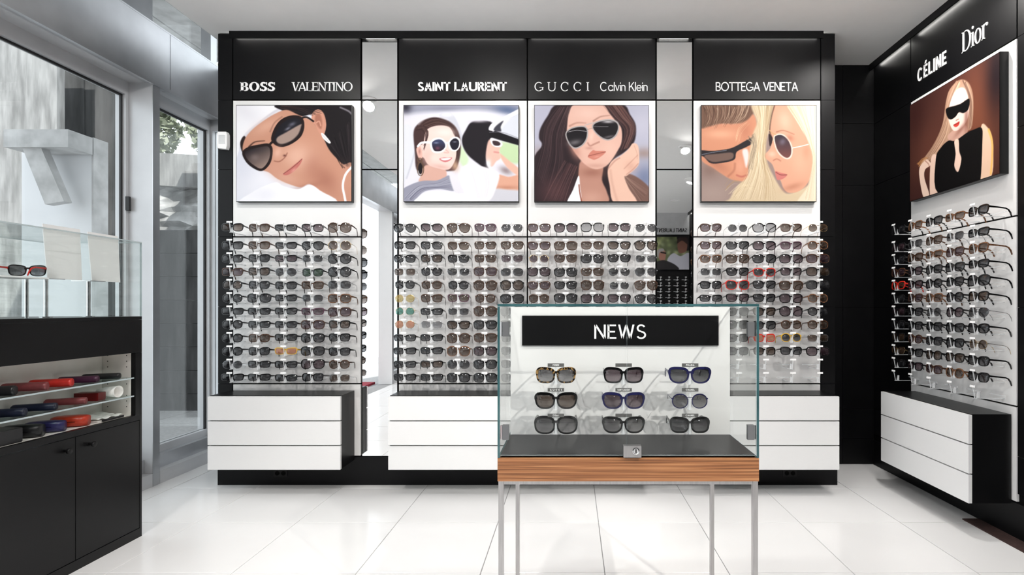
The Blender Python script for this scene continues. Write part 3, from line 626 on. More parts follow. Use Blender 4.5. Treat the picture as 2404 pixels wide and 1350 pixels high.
def art2():
    P = Paint(PW, PH, rectq(218, 1425, 215, 1225), (226, 225, 236))
    P.fill([(200, 200), (1450, 200), (1450, 300), (1000, 270), (500, 285), (200, 300)], (160, 162, 180), 10); P.blob(240, 235, 60, 60, (40, 38, 50), .9); P.blob(1310, 265, 150, 50, (92, 108, 142), .95, .15)
    P.blob(640, 250, 160, 26, (130, 132, 150), .6); P.blob(900, 330, 300, 40, (240, 239, 246), .9)
    P.fill([(200, 470), (300, 440), (335, 600), (320, 800), (240, 990), (200, 1000)], (222, 224, 232), 3); P.line([(325, 520), (335, 700), (250, 980)], 10, (180, 182, 196), .7, 4)
    P.fill([(590, 330), (690, 290), (760, 340), (830, 520), (840, 600), (760, 520)], (205, 207, 218), 3); P.blob(670, 315, 60, 20, (245, 245, 250), .9)
    P.fill([(820, 640), (900, 780), (850, 860), (800, 780)], (205, 225, 190), 6); P.fill([(1220, 610), (1440, 640), (1440, 820), (1260, 790)], (192, 216, 172), 8)
    P.fill([(868, 480), (920, 400), (1000, 382), (1150, 400), (1140, 560), (1100, 650), (1085, 800), (1115, 905), (1010, 835), (900, 745), (842, 650), (832, 560)], (30, 26, 32), 3); P.blob(1010, 385, 90, 14, (190, 184, 194), .7)
    P.fill([(1120, 575), (1200, 590), (1245, 620), (1222, 700), (1235, 770), (1190, 805), (1140, 860), (1085, 780), (1090, 660)], (228, 186, 172), 3)
    P.fill([(1135, 560), (1250, 610), (1240, 650), (1180, 650), (1140, 620)], (244, 243, 246), 2); P.fill([(1152, 590), (1205, 592), (1236, 618), (1215, 640), (1165, 632)], (58, 44, 48), 2); P.line([(1170, 705), (1215, 712)], 14, (205, 120, 120), .7, 3)
    P.blob(1110, 830, 25, 45, (240, 240, 244), .9)
    P.fill([(1112, 470), (1150, 400), (1290, 325), (1440, 250), (1440, 300), (1330, 350), (1270, 420), (1245, 500), (1180, 490)], (238, 238, 243), 2); P.fill([(1250, 500), (1290, 410), (1440, 310), (1440, 570)], (214, 218, 228), 4); P.fill([(1165, 478), (1190, 430), (1265, 378), (1238, 440), (1240, 490)], (60, 60, 70), 3)
    P.fill([(1115, 515), (1180, 482), (1440, 575), (1440, 640), (1260, 590), (1120, 548)], (20, 19, 24), 2, 1, False); P.line([(1120, 500), (1260, 500), (1425, 560)], 6, (120, 120, 132), .7)
    P.blob(1290, 900, 70, 40, (120, 100, 100), .7, .4)
    P.fill([(1225, 720), (1330, 800), (1440, 890), (1440, 960), (1380, 930), (1290, 850)], (230, 182, 164), 3)
    P.fill([(1190, 945), (1320, 965), (1440, 955), (1440, 1110), (1300, 1105), (1170, 1085)], (218, 165, 142), 3); P.blob(1300, 1080, 120, 22, (180, 122, 100), .6)
    P.fill([(1170, 1100), (1300, 1100), (1440, 1120), (1440, 1240), (1120, 1240)], (205, 205, 214), 5)
    P.fill([(790, 905), (890, 838), (1000, 848), (1120, 880), (1222, 940), (1185, 1100), (1120, 1215), (1000, 1235), (880, 1180), (820, 1050)], (234, 231, 236), 3); P.strands([(880, 900), (930, 1030), (980, 1180)], [(1120, 920), (1130, 1040), (1100, 1180)], 12, [(215, 212, 220)], 8, .5)
    hair = (68, 48, 48)
    P.fill([(322, 500), (365, 415), (450, 360), (560, 340), (690, 380), (775, 460), (815, 580), (812, 740), (770, 880), (700, 905), (420, 900), (350, 880), (335, 700)], hair, 3)
    P.strands([(400, 420), (560, 360), (740, 430), (800, 600), (790, 800)], [(470, 430), (600, 400), (720, 470), (760, 620), (750, 830)], 40, [(40, 26, 28), (105, 78, 70), (62, 42, 42)], 7, .6); P.blob(760, 850, 40, 60, (205, 168, 140), .85, -.2)
    P.line([(375, 415), (450, 352), (560, 330), (680, 365)], 10, (236, 230, 234), .6, 5)
    P.fill([(415, 880), (480, 840), (650, 880), (660, 990), (560, 1010), (385, 1020), (400, 950)], (214, 170, 156), 3)
    sk = (240, 210, 202)
    P.fill([(455, 480), (560, 430), (690, 440), (745, 520), (770, 580), (772, 700), (762, 780), (725, 858), (680, 892), (600, 882), (480, 842), (432, 770), (385, 745), (360, 690), (372, 640), (425, 610)], sk, 2)
    P.strands([(350, 470), (420, 470), (450, 560), (430, 690)], [(460, 440), (470, 470), (480, 510), (440, 620)], 26, [(52, 36, 38), (90, 66, 60)], 8, .8)
    P.blob(470, 760, 70, 90, (222, 180, 170), .6); P.blob(650, 500, 100, 40, (248, 228, 222), .8); P.blob(610, 860, 100, 25, (205, 158, 148), .55, .15); P.blob(540, 770, 50, 40, (247, 218, 210), .7)
    P.fill([(352, 670), (385, 640), (410, 690), (412, 765), (385, 780), (360, 730)], (226, 180, 168), 2); P.blob(385, 700, 12, 30, (170, 115, 105), .7)
    wh = (247, 246, 248)
    P.line([(368, 645), (410, 608), (515, 605)], 22, wh)
    P.fill([(498, 605), (535, 565), (600, 556), (652, 588), (670, 642), (642, 693), (590, 716), (528, 708), (502, 662)], wh); P.fill([(688, 602), (720, 558), (770, 546), (808, 570), (815, 622), (797, 672), (760, 698), (713, 684), (688, 642)], wh)
    P.line([(645, 610), (700, 608)], 16, wh)
    P.fill([(518, 604), (560, 576), (610, 575), (645, 606), (655, 646), (630, 682), (590, 698), (540, 692), (519, 650)], (60, 70, 105), 1.2, 1, True, (38, 26, 36)); P.fill([(702, 612), (730, 573), (766, 562), (796, 585), (801, 625), (786, 665), (755, 685), (722, 670)], (30, 30, 42))
    P.blob(575, 665, 25, 18, (120, 70, 90), .8); P.blob(560, 610, 25, 8, (140, 150, 180), .8); P.blob(755, 600, 20, 6, (150, 155, 170), .8)
    P.line([(660, 680), (690, 712), (645, 712)], 7, (200, 145, 138), .7, 3)
    P.fill([(592, 776), (640, 764), (680, 766), (728, 766), (700, 798), (655, 812), (615, 800)], (206, 122, 126), 1.4); P.fill([(606, 776), (660, 770), (714, 770), (690, 786), (640, 792)], (250, 248, 248), 1.2)
    for (x, y, rx, ry) in ((388, 792, 22, 22), (395, 882, 34, 72)):
        P.line([(x+rx*math.cos(a), y+ry*math.sin(a)) for a in np.linspace(0, 6.283, 14)], 9, (96, 74, 56))
    P.fill([(375, 850), (395, 820), (415, 860), (412, 920), (392, 940), (374, 910)], (30, 24, 26), 1.5)
    P.fill([(200, 1110), (300, 1045), (420, 1008), (560, 1005), (640, 975), (700, 955), (765, 1060), (745, 1115), (600, 1095), (450, 1115), (370, 1175), (325, 1240), (200, 1240)], (150, 151, 168), 2)
    P.strands([(240, 1180), (380, 1060), (560, 1030), (690, 975)], [(300, 1200), (420, 1100), (600, 1080), (740, 1090)], 26, [(112, 112, 132), (180, 181, 196)], 9, .7)
    P.fill([(365, 1240), (395, 1165), (480, 1120), (620, 1115), (720, 1125), (830, 1140), (900, 1170), (970, 1240)], (246, 242, 245), 2); P.fill([(700, 960), (760, 1000), (840, 1110), (800, 1145), (745, 1110)], (226, 224, 232), 3)
    return P
def art3():
    P = Paint(PW, PH, rectq(112, 1320, 215, 1225), (180, 180, 198))
    P.blob(1250, 420, 150, 150, (192, 192, 208), .8); P.blob(1270, 720, 120, 60, (158, 138, 132), .9); P.blob(1280, 980, 140, 150, (112, 122, 152), .9); P.blob(150, 720, 60, 80, (165, 150, 150), .7)
    hr = (44, 33, 37)
    P.fill([(355, 205), (700, 190), (1040, 205), (1120, 310), (1182, 430), (1165, 600), (1060, 710), (940, 800), (900, 1000), (960, 1240), (420, 1240), (100, 1240), (100, 800), (190, 640), (160, 560), (175, 460), (250, 330)], hr, 3)
    P.strands([(360, 230), (220, 420), (180, 640), (110, 900)], [(520, 230), (430, 560), (420, 900), (330, 1230)], 70, [(26, 19, 23), (92, 70, 72), (60, 45, 48)], 9, .5)
    P.blob(330, 1120, 170, 150, (88, 60, 62), .75); P.strands([(420, 800), (300, 1000), (180, 1220)], [(560, 860), (480, 1050), (420, 1225)], 50, [(120, 86, 84), (62, 42, 45)], 7, .5)
    P.fill([(1040, 930), (1180, 960), (1330, 1090), (1330, 1240), (1170, 1240), (1080, 1060)], (116, 88, 80), 3); P.strands([(1060, 950), (1180, 1030), (1320, 1110)], [(1080, 1000), (1170, 1130), (1240, 1225)], 24, [(150, 120, 108), (80, 58, 54)], 7, .6)
    P.fill([(600, 800), (740, 880), (835, 860), (825, 1000), (875, 1120), (880, 1240), (590, 1240), (575, 1050)], (186, 138, 122), 3); P.blob(720, 920, 120, 50, (150, 100, 86), .7); P.blob(720, 1190, 120, 70, (208, 162, 145), .7)
    P.fill([(458, 420), (480, 290), (545, 205), (820, 200), (905, 300), (970, 380), (1030, 460), (1032, 600), (985, 700), (905, 820), (830, 872), (740, 884), (640, 832), (560, 742), (500, 650), (455, 560)], (224, 181, 166), 2.5)
    P.blob(680, 300, 150, 70, (236, 198, 184), .8); P.blob(540, 680, 50, 110, (194, 142, 127), .75, -.4); P.blob(900, 680, 70, 90, (232, 190, 174), .7); P.blob(760, 850, 110, 25, (196, 148, 132), .6); P.blob(600, 560, 30, 80, (205, 155, 140), .5)
    P.strands([(830, 205), (930, 330), (1060, 480), (1010, 690)], [(1030, 205), (1120, 330), (1175, 460), (1100, 660)], 50, [(98, 66, 60), (58, 38, 38), (132, 98, 92)], 9, .6)
    P.fill([(885, 905), (925, 805), (1010, 752), (1100, 680), (1150, 615), (1205, 640), (1218, 760), (1205, 850), (1095, 950), (1062, 970), (1110, 1090), (1190, 1240), (955, 1240), (905, 1050)], (230, 189, 170), 2.2)
    P.blob(1130, 860, 60, 60, (205, 158, 140), .6); P.line([(1060, 880), (1130, 810), (1200, 740)], 7, (186, 138, 120), .7, 3); P.line([(1085, 940), (1150, 890), (1205, 830)], 7, (180, 130, 114), .8, 3); P.line([(1165, 640), (1195, 720), (1195, 780)], 5, (190, 145, 128), .7, 2)
    P.line([(915, 900), (935, 1040), (985, 1220)], 16, (196, 148, 132), .6, 6); P.line([(890, 880), (960, 800), (1010, 770)], 8, (150, 100, 88), .6, 4)
    sil = (172, 166, 166)
    for o_, i_ in (([(438, 520), (480, 462), (560, 435), (645, 435), (678, 480), (670, 565), (622, 638), (540, 672), (476, 625)], [(450, 523), (486, 473), (562, 447), (638, 447), (665, 484), (658, 558), (615, 626), (542, 658), (486, 615)]),
                   ([(718, 440), (755, 390), (850, 364), (935, 364), (998, 400), (1004, 475), (966, 548), (900, 584), (828, 568), (752, 505)], [(731, 444), (762, 402), (852, 377), (930, 377), (985, 408), (991, 470), (957, 536), (898, 570), (834, 556), (763, 500)])):
        P.fill(o_, sil); P.fill(i_, (30, 27, 31))
    P.line([(470, 495), (560, 478), (660, 490)], 6, (190, 186, 190), .8); P.line([(735, 437), (820, 440), (890, 440)], 5, (170, 166, 172), .7); P.blob(540, 605, 70, 28, (132, 128, 132), .7, -.2); P.blob(890, 388, 60, 14, (226, 222, 226), .8); P.blob(900, 545, 60, 12, (120, 115, 120), .7, -.2)
    P.line([(642, 425), (740, 396)], 9, (188, 180, 178)); P.line([(668, 470), (728, 455)], 6, (150, 138, 132), .8)
    P.line([(485, 432), (560, 400), (655, 402)], 18, (160, 112, 96), .6, 3, 6); P.line([(735, 380), (810, 335), (905, 322)], 16, (140, 96, 82), .6, 3, 6)
    P.line([(676, 612), (700, 640), (745, 622), (795, 600)], 13, (156, 104, 90), .7, 3); P.blob(715, 540, 22, 60, (240, 205, 190), .7, .2); P.blob(690, 665, 40, 16, (178, 126, 112), .5)
    P.fill([(676, 750), (725, 688), (765, 694), (865, 700), (815, 752), (750, 786), (705, 775)], (203, 128, 112), 1.6); P.line([(680, 748), (760, 728), (862, 704)], 6, (122, 62, 56), .85); P.blob(770, 755, 35, 10, (224, 160, 146), .7, -.2)
    P.fill([(460, 1240), (520, 1100), (578, 955), (592, 1050), (600, 1240)], (240, 242, 248), 1.6); P.line([(582, 1050), (592, 1140), (612, 1240)], 13, (136, 66, 46), .9)
    return P
def art4():
    P = Paint(PW, PH, rectq(218, 1425, 218, 1225), (150, 130, 124))
    P.blob(330, 1150, 200, 120, (166, 146, 138), .8); P.blob(300, 900, 100, 80, (128, 104, 96), .7)
    P.fill([(200, 430), (420, 405), (600, 395), (760, 310), (800, 500), (720, 800), (700, 1000), (610, 1010), (510, 985), (350, 880), (200, 760)], (206, 143, 114), 3)
    P.blob(420, 520, 170, 50, (228, 172, 142), .8); P.blob(620, 860, 60, 90, (220, 160, 134), .7); P.blob(400, 850, 110, 50, (176, 118, 96), .7, .5); P.blob(680, 480, 60, 110, (180, 116, 92), .6); P.line([(570, 830), (560, 900), (500, 960)], 14, (150, 92, 74), .6, 5)
    P.line([(590, 950), (640, 965), (690, 950)], 16, (176, 96, 86), .8, 3)
    P.fill([(200, 200), (790, 200), (740, 330), (660, 395), (560, 410), (420, 410), (300, 440), (200, 445)], (118, 90, 76), 4)
    P.strands([(230, 230), (260, 330), (240, 430)], [(740, 220), (700, 320), (620, 400)], 90, [(70, 50, 42), (170, 138, 116), (212, 186, 160), (92, 68, 56)], 9, .6, 26)
    P.fill([(205, 690), (330, 695), (470, 680), (560, 655), (680, 590), (800, 530), (800, 590), (690, 655), (590, 705), (565, 785), (455, 818), (320, 826), (245, 760), (205, 740)], (44, 39, 42), 1.6)
    P.fill([(250, 745), (400, 725), (540, 715), (545, 775), (440, 802), (325, 808)], (112, 90, 82), 2.5); P.line([(222, 735), (330, 712), (480, 690)], 6, (150, 160, 178), .7)
    P.fill([(650, 690), (700, 680), (715, 760), (690, 870), (665, 780)], (226, 214, 212), 4)
    bl = (206, 186, 156)
    P.fill([(750, 205), (1010, 205), (960, 400), (900, 600), (905, 800), (970, 950), (1070, 1110), (1150, 1140), (1300, 1080), (1440, 1000), (1440, 1240), (540, 1240), (520, 1190), (610, 1050), (715, 950), (715, 760), (760, 520), (800, 390)], bl, 4)
    P.fill([(1050, 205), (1440, 205), (1440, 1240), (1225, 1240), (1345, 1050), (1405, 780), (1330, 560), (1200, 400)], (226, 212, 188), 3)
    P.fill([(990, 205), (1105, 205), (1250, 430), (1332, 600), (1397, 780), (1352, 1000), (1255, 1110), (1140, 1135), (1080, 1085), (1048, 1005), (1000, 935), (960, 835), (890, 772), (888, 732), (950, 645), (938, 480), (962, 330)], (214, 159, 133), 2)
    P.blob(1090, 380, 70, 110, (230, 182, 158), .8, -.2); P.blob(1250, 830, 90, 130, (222, 168, 142), .8); P.blob(1180, 1070, 100, 30, (182, 124, 100), .7, -.3); P.blob(1320, 700, 40, 80, (196, 138, 112), .5); P.blob(960, 730, 40, 30, (232, 184, 162), .8)
    P.strands([(780, 220), (830, 420), (800, 640), (720, 900), (560, 1190)], [(960, 220), (900, 480), (880, 760), (960, 1000), (1000, 1210)], 110, [(240, 228, 202), (184, 158, 120), (228, 212, 180), (150, 122, 90)], 8, .55, 14)
    P.strands([(1120, 220), (1240, 400), (1340, 600), (1390, 800), (1300, 1200)], [(1400, 220), (1410, 420), (1420, 620), (1422, 850), (1415, 1210)], 60, [(244, 236, 216), (196, 172, 138), (234, 220, 194)], 8, .55, 10)
    P.strands([(700, 560), (760, 620), (740, 720), (700, 860)], [(780, 520), (790, 640), (770, 760), (760, 900)], 30, [(80, 68, 62), (210, 190, 160)], 6, .5, 12)
    P.line([(985, 225), (955, 330), (935, 470), (950, 540)], 12, (70, 44, 36), .8, 3)
    P.strands([(560, 560), (600, 440), (690, 380)], [(620, 620), (660, 500), (720, 420)], 8, [(235, 205, 170)], 3, .7, 14); P.strands([(470, 1080), (540, 1010), (600, 1020)], [(600, 1190), (700, 1080), (800, 1100)], 20, [(232, 214, 178), (170, 140, 104)], 5, .6, 20)
    P.fill([(925, 520), (965, 555), (960, 610), (935, 645)], (52, 38, 40), 1.5)
    P.fill([(975, 560), (1005, 520), (1072, 520), (1136, 572), (1174, 660), (1168, 748), (1122, 784), (1055, 752), (1002, 680)], (228, 208, 196)); P.fill([(987, 563), (1012, 533), (1069, 533), (1127, 582), (1161, 662), (1156, 738), (1118, 769), (1062, 740), (1012, 672)], (52, 45, 55), 1.2, 1, True, (112, 70, 66))
    P.blob(1070, 600, 30, 36, (118, 110, 124), .7, .6); P.line([(1175, 665), (1250, 650), (1340, 628)], 8, (245, 238, 232)); P.line([(935, 480), (965, 510), (1000, 525)], 9, (196, 156, 110)); P.line([(965, 600), (980, 555)], 6, (220, 190, 160), .8)
    P.line([(1008, 498), (1080, 482), (1192, 522)], 12, (140, 92, 72), .7, 3, 5); P.blob(1150, 560, 40, 30, (160, 100, 80), .5, .6)
    P.line([(975, 795), (1010, 780), (1050, 800)], 9, (150, 92, 76), .7, 3)
    P.fill([(995, 908), (1045, 922), (1118, 944), (1080, 985), (1020, 1000), (1000, 960)], (196, 118, 112), 1.6); P.line([(1000, 918), (1050, 946), (1116, 946)], 7, (110, 52, 48), .8); return P
def art5():
    P = Paint(PW, PH, [(640, 668), (1207, 342), (1207, 1098), (640, 1278)], (58, 32, 28))
    P.blob(1080, 760, 150, 260, (122, 70, 50), .9); P.blob(760, 950, 170, 160, (96, 56, 44), .7); P.blob(1190, 480, 60, 160, (26, 16, 22), .9); P.blob(680, 720, 70, 120, (50, 24, 22), .6); P.blob(700, 1240, 90, 60, (60, 32, 30), .6)
    P.fill([(895, 570), (955, 512), (1012, 530), (1042, 620), (1036, 790), (1004, 835), (890, 900), (845, 960), (770, 1012), (700, 1046), (790, 920), (848, 790), (870, 650)], (164, 128, 106), 2)
    P.strands([(940, 525), (890, 640), (850, 800), (730, 1030)], [(960, 530), (905, 680), (880, 880), (790, 1010)], 40, [(212, 178, 150), (110, 78, 62), (186, 150, 124)], 5, .6, 6); P.strands([(975, 520), (1020, 640), (1015, 820)], [(1000, 530), (1036, 650), (1032, 800)], 25, [(206, 172, 146), (96, 66, 54)], 5, .6, 4)
    P.fill([(890, 850), (980, 790), (1005, 845), (930, 892), (888, 888)], (190, 150, 134), 2)
    P.fill([(902, 640), (940, 572), (990, 568), (1016, 650), (1011, 740), (980, 802), (930, 832), (902, 805), (884, 730)], (232, 206, 194), 1.5); P.blob(1000, 760, 14, 60, (120, 74, 62), .7); P.blob(950, 620, 35, 30, (246, 228, 218), .8); P.blob(965, 820, 40, 12, (130, 84, 72), .7, -.5)
    P.fill([(872, 692), (930, 672), (965, 660), (1018, 630), (1012, 695), (982, 720), (952, 716), (932, 742), (902, 760), (880, 744)], (10, 9, 10)); P.line([(935, 765), (950, 758)], 5, (150, 96, 86), .8)
    P.fill([(918, 795), (940, 780), (956, 772), (952, 795), (932, 808)], (192, 62, 52), 1.2); P.line([(918, 795), (955, 780)], 3, (90, 20, 20), .8)
    P.fill([(775, 1010), (812, 985), (830, 1100), (822, 1222), (770, 1240)], (222, 190, 172), 1.5)
    P.fill([(1090, 812), (1135, 815), (1160, 870), (1168, 960), (1158, 1108), (1085, 1136)], (226, 190, 164), 1.5); P.line([(1138, 825), (1160, 900), (1160, 1000), (1152, 1100)], 10, (236, 180, 90), .8)
    P.fill([(888, 892), (930, 893), (1000, 845), (1050, 822), (1096, 814), (1100, 900), (1088, 1135), (1060, 1150), (820, 1222), (806, 1010), (840, 935)], (9, 8, 9), 1.2)
    P.fill([(924, 897), (950, 886), (955, 960), (968, 1010), (948, 1088), (924, 1052), (932, 975)], (226, 194, 176), 1.2)
    P.fill([(702, 1065), (738, 1008), (772, 1030), (770, 1050), (738, 1075), (734, 1130), (766, 1240), (728, 1250), (704, 1140)], (226, 196, 178), 1.2); P.line([(740, 1020), (760, 1040), (765, 1060)], 5, (150, 100, 84), .7); P.strands([(690, 1035), (720, 1010), (750, 1000)], [(700, 1060), (730, 1020), (760, 1000)], 14, [(196, 140, 84), (110, 70, 50)], 4, .7, 6)
    return P
def art6():
    P = Paint(90, 84, rectq(2215, 1757, 375, 825), (96, 104, 76))
    for k_ in range(40): P.blob(1757+RNG.random()*458, 375+RNG.random()*230, 30, 26, [(168, 176, 120), (60, 70, 50), (200, 205, 160)][k_ % 3], .5)
    P.fill([(2050, 375), (2215, 375), (2215, 560), (2120, 520)], (36, 34, 36), 3); P.fill([(2060, 460), (2110, 400), (2185, 430), (2180, 560), (2120, 600), (2070, 580)], (120, 84, 72), 2); P.fill([(2050, 470), (2080, 390), (2180, 390), (2195, 480), (2120, 430)], (52, 42, 40), 2)
    P.fill([(1920, 700), (2000, 600), (2100, 640), (2215, 600), (2230, 830), (1990, 830)], (176, 176, 186), 2); P.fill([(1790, 560), (1850, 540), (1900, 590), (1890, 690), (1830, 700), (1800, 640)], (150, 108, 94), 2); P.fill([(1785, 600), (1800, 550), (1860, 535), (1880, 570), (1820, 590), (1800, 670)], (150, 146, 146), 2); P.fill([(1745, 740), (1830, 700), (1900, 700), (2030, 760), (2060, 830), (1745, 830)], (44, 42, 44), 2)
    P.line([(1840, 590), (1900, 600)], 18, (24, 22, 24)); return P
pz0, pz1 = CH+.614, CH+1.176
PN = ['white-hat poster', 'convertible poster', 'chin-rest poster', 'blonde-couple poster', 'brown portrait poster']
for i, (a, b, A_, lab) in enumerate(((554, 826, art1, 'poster of woman in white hat wearing large dark sunglasses'), (947, 1218, art2, 'poster of two women in white convertible with white sunglasses'),
                                     (1254, 1524, art3, 'poster of long-haired woman in aviators resting chin on hand'), (1646, 1917, art4, 'poster of blonde woman in aviators beside a man'))):
    k_ = (YB-.031)/FPX; poster(lab, A_(), (a-VX)*k_-bctr[i], (b-VX)*k_-bctr[i], pz0, pz1, (bctr[i], YB, 0), 0)
poster('dark brown poster of blonde woman in sleeveless black dress', art5(), 2.764-3.084, 2.764-2.434, pz0, pz1, (XR, 2.764, 0), -math.pi/2, .04)
poster('small poster of couple in greenery, seen in right mirror', art6(), -.29, .29, CH+.64, CH+1.2, (1.70, YF+.014, 0), math.pi)

# ------------------------------------------------------------------ sunglasses
SHAPE = {'w': ('square', .0275, .0215, 3.2), 'b': ('rectangular', .029, .0175, 3.8), 'r': ('round', .0255, .0235, 2.15), 'R': ('oversized round', .031, .029, 2.2),
         'o': ('oversized', .031, .0255, 2.7), 'c': ('cat-eye', .0295, .0225, 2.5), 'a': ('slim aviator', .029, .0235, 2.3), 'A': ('aviator', .0305, .026, 2.4), 'f': ('butterfly', .0315, .0265, 2.5)}
FR = {'k': ('black', (.004, .004, .0045), 0, .14), 't': ('tortoiseshell', (.035, .015, .008), 0, .22), 'n': ('brown', (.10, .045, .022), 0, .22), 'g': ('gold', (.62, .45, .24), 1, .2), 's': ('silver-grey', (.30, .30, .31), .9, .25),
      'p': ('plum', (.07, .025, .045), 0, .25), 'r': ('red', (.50, .02, .012), 0, .25), 'y': ('yellow', (.55, .33, .04), 0, .25), 'v': ('dark blue', (.012, .012, .06), 0, .25)}
LN = {'d': ('dark grey', (.018, .018, .021), .95, .58), 'n': ('brown', (.045, .026, .016), .94, .52), 'g': ('green', (.018, .045, .024), .88, .75), 'p': ('plum', (.042, .022, .029), .93, .50), 'y': ('yellow', (.55, .36, .08), .7, .6),
      'm': ('orange mirrored', (.60, .22, .12), .85, .8), 't': ('teal', (.04, .17, .13), .8, .7), 'l': ('pale grey', (.08, .08, .085), .62, .30), 'e': ('gradient grey', (.035, .032, .034), .86, .32)}
for k_, (n, c, mt, ro) in FR.items():
    if k_ in 'tn': mat('frame_'+k_, c, ro, mt, noise=(90, tuple(v*2.2 for v in c), .42, .62, 2))
    else: mat('frame_'+k_, c, ro, mt, noise=(40, tuple(v*1.15 for v in c), .3, .7, 2))
mat('frame_f', (.010, .007, .005), .2, noise=(120, (.32, .19, .07), .52, .60, 2))
for k_, (n, c, a, b) in LN.items(): lens_mat('lens_'+k_, c, a, b)
GAPX = .009
def outline(sh, n=26):
    nm, a, b, e = SHAPE[sh]; out = []
    for i in range(n):
        th = 2*math.pi*i/n; c, s = math.cos(th), math.sin(th)
        x = a*math.copysign(abs(c)**(2/e), c); z = b*math.copysign(abs(s)**(2/e), s)
        u, v = x/a, z/b
        if sh in 'wb': x *= 1+.09*v; z += .0022*u*max(v, 0)
        if sh == 'c': x += .004*max(u, 0)*max(v, 0); z += .0065*max(u, 0)**2*max(v, 0); x *= 1+.10*v
        if sh in 'aA': x *= 1+.13*v; x += .004*v*0-(.005*(v < 0)*abs(v)*-1 if False else 0); z -= .0035*max(-v, 0)*(u > -.3)
        if sh == 'f': z += .005*max(u, 0)*max(v, 0)-.003*max(-u, 0)*max(v, 0); x *= 1+.07*v
        if sh == 'o': x *= 1+.05*v
        out.append((GAPX+a+x, z))
    return out
def wrapy(x): return 1.3*x*x
def gl_meshes(sh, metal, thick=1):
    ol = outline(sh); n = len(ol); rim = (.0014 if metal else .0040)*thick; b = MB(); half = {}
    for sgn in (1, -1):
        pts = [(sgn*x, z) for x, z in ol]; cx = sum(p[0] for p in pts)/n
        base = len(b.v); dep = .0012 if metal else .0022
        bmax = max(z for _, z in ol)
        for i in range(n):
            x, z = pts[i]; xp, zp = pts[i-1]; xn, zn = pts[(i+1) % n]; nx_, nz = (zn-zp)*sgn, -(xn-xp)*sgn; L = math.hypot(nx_, nz); nx_ /= L; nz /= L
            rr = rim*(1+(.5*max(z/bmax, 0) if not metal else 0)); xo, zo = x+nx_*rr, z+nz*rr
            y = wrapy(x)
            b.v += [(x, y-dep, z), (xo, y-dep*.7, zo), (xo, y+dep, zo), (x, y+dep, z)]
        for i in range(n):
            j = (i+1) % n
            for k_ in range(4):
                q = (base+i*4+k_, base+i*4+(k_+1) % 4, base+j*4+(k_+1) % 4, base+j*4+k_); b.f.append(q if sgn > 0 else q[::-1]); b.mi.append(0)
        lm = MB(); NR = 4; lm.v.append((cx, wrapy(cx)-.0055, 0))
        for q_ in range(1, NR+1):
            k_ = q_/NR
            for x, z in pts: xx = cx+(x-cx)*k_; lm.v.append((xx, wrapy(xx)-.0055*(1-k_*k_), z*k_))
        for i in range(n):
            j = (i+1) % n; q = (0, 1+i, 1+j); lm.f.append(q if sgn < 0 else q[::-1]); lm.mi.append(0)
            for q_ in range(NR-1):
                q = (1+q_*n+i, 1+(q_+1)*n+i, 1+(q_+1)*n+j, 1+q_*n+j); lm.f.append(q if sgn < 0 else q[::-1]); lm.mi.append(0)
        half[sgn] = lm
        # end piece
        xe = max(abs(p[0]) for p in pts)*1.0; ze = bmax*(.55 if not metal else .35); h = .006 if not metal else .002
        b.prism([(sgn*(xe-.003), -.001+wrapy(xe), ze-h), (sgn*(xe+.005), -.001+wrapy(xe), ze-h*.8), (sgn*(xe+.005), -.001+wrapy(xe), ze+h*.8), (sgn*(xe-.003), -.001+wrapy(xe), ze+h)], (0, .005, 0))
    # bridge
    bz = SHAPE[sh][2]*(.45 if not metal else .5); hb = .0045 if not metal else .0012; bw = GAPX+.004
    for k_ in range(4):
        xa, xb_ = -bw+2*bw*k_/4, -bw+2*bw*(k_+1)/4; za, zb = bz+.003*(1-(xa/bw)**2), bz+.003*(1-(xb_/bw)**2)
        b.prism([(xa, -.0018, za-hb), (xb_, -.0018, zb-hb), (xb_, -.0018, zb+hb*.7), (xa, -.0018, za+hb*.7)], (0, .0035, 0))
    if sh in 'aA':
        b.prism([(-.022, -.001, SHAPE[sh][2]*.93), (.022, -.001, SHAPE[sh][2]*.93), (.022, -.001, SHAPE[sh][2]*1.03), (-.022, -.001, SHAPE[sh][2]*1.03)], (0, .002, 0))
    tm_ = {}
    xe = max(p[0] for p in ol); ze = max(z for _, z in ol)*(.55 if not metal else .35)
    for sgn in (1, -1):
        t = MB(); hw, hh = (.0016, .0048) if not metal else (.0008, .0014); path = []
        for (dx, y, dz, k_) in ((.0035, .007, 0, 1), (.004, .05, 0, .75), (.001, .095, -.001, .7), (-.002, .112, -.006, .75), (-.004, .126, -.020, .85), (-.006, .136, -.040, .7)):
            path.append((Vector((sgn*(xe+dx), y, ze+dz)), Vector((1, 0, 0)), Vector((0, 0, 1)) if y < .1 else Vector((0, .7, .7)), k_))
        t.tube(path, [(-hw, -hh), (hw, -hh), (hw, hh), (-hw, hh)]); tm_[sgn] = t
    return b.mesh('frame_front', 'black', False), half[-1].mesh('lens', 'black', True), half[1].mesh('lens', 'black', True), tm_[-1].mesh('temple', 'black'), tm_[1].mesh('temple', 'black')
GM = {}
def omat(o, m):
    o.material_slots[0].link = 'OBJECT'; o.material_slots[0].material = MATS[m]
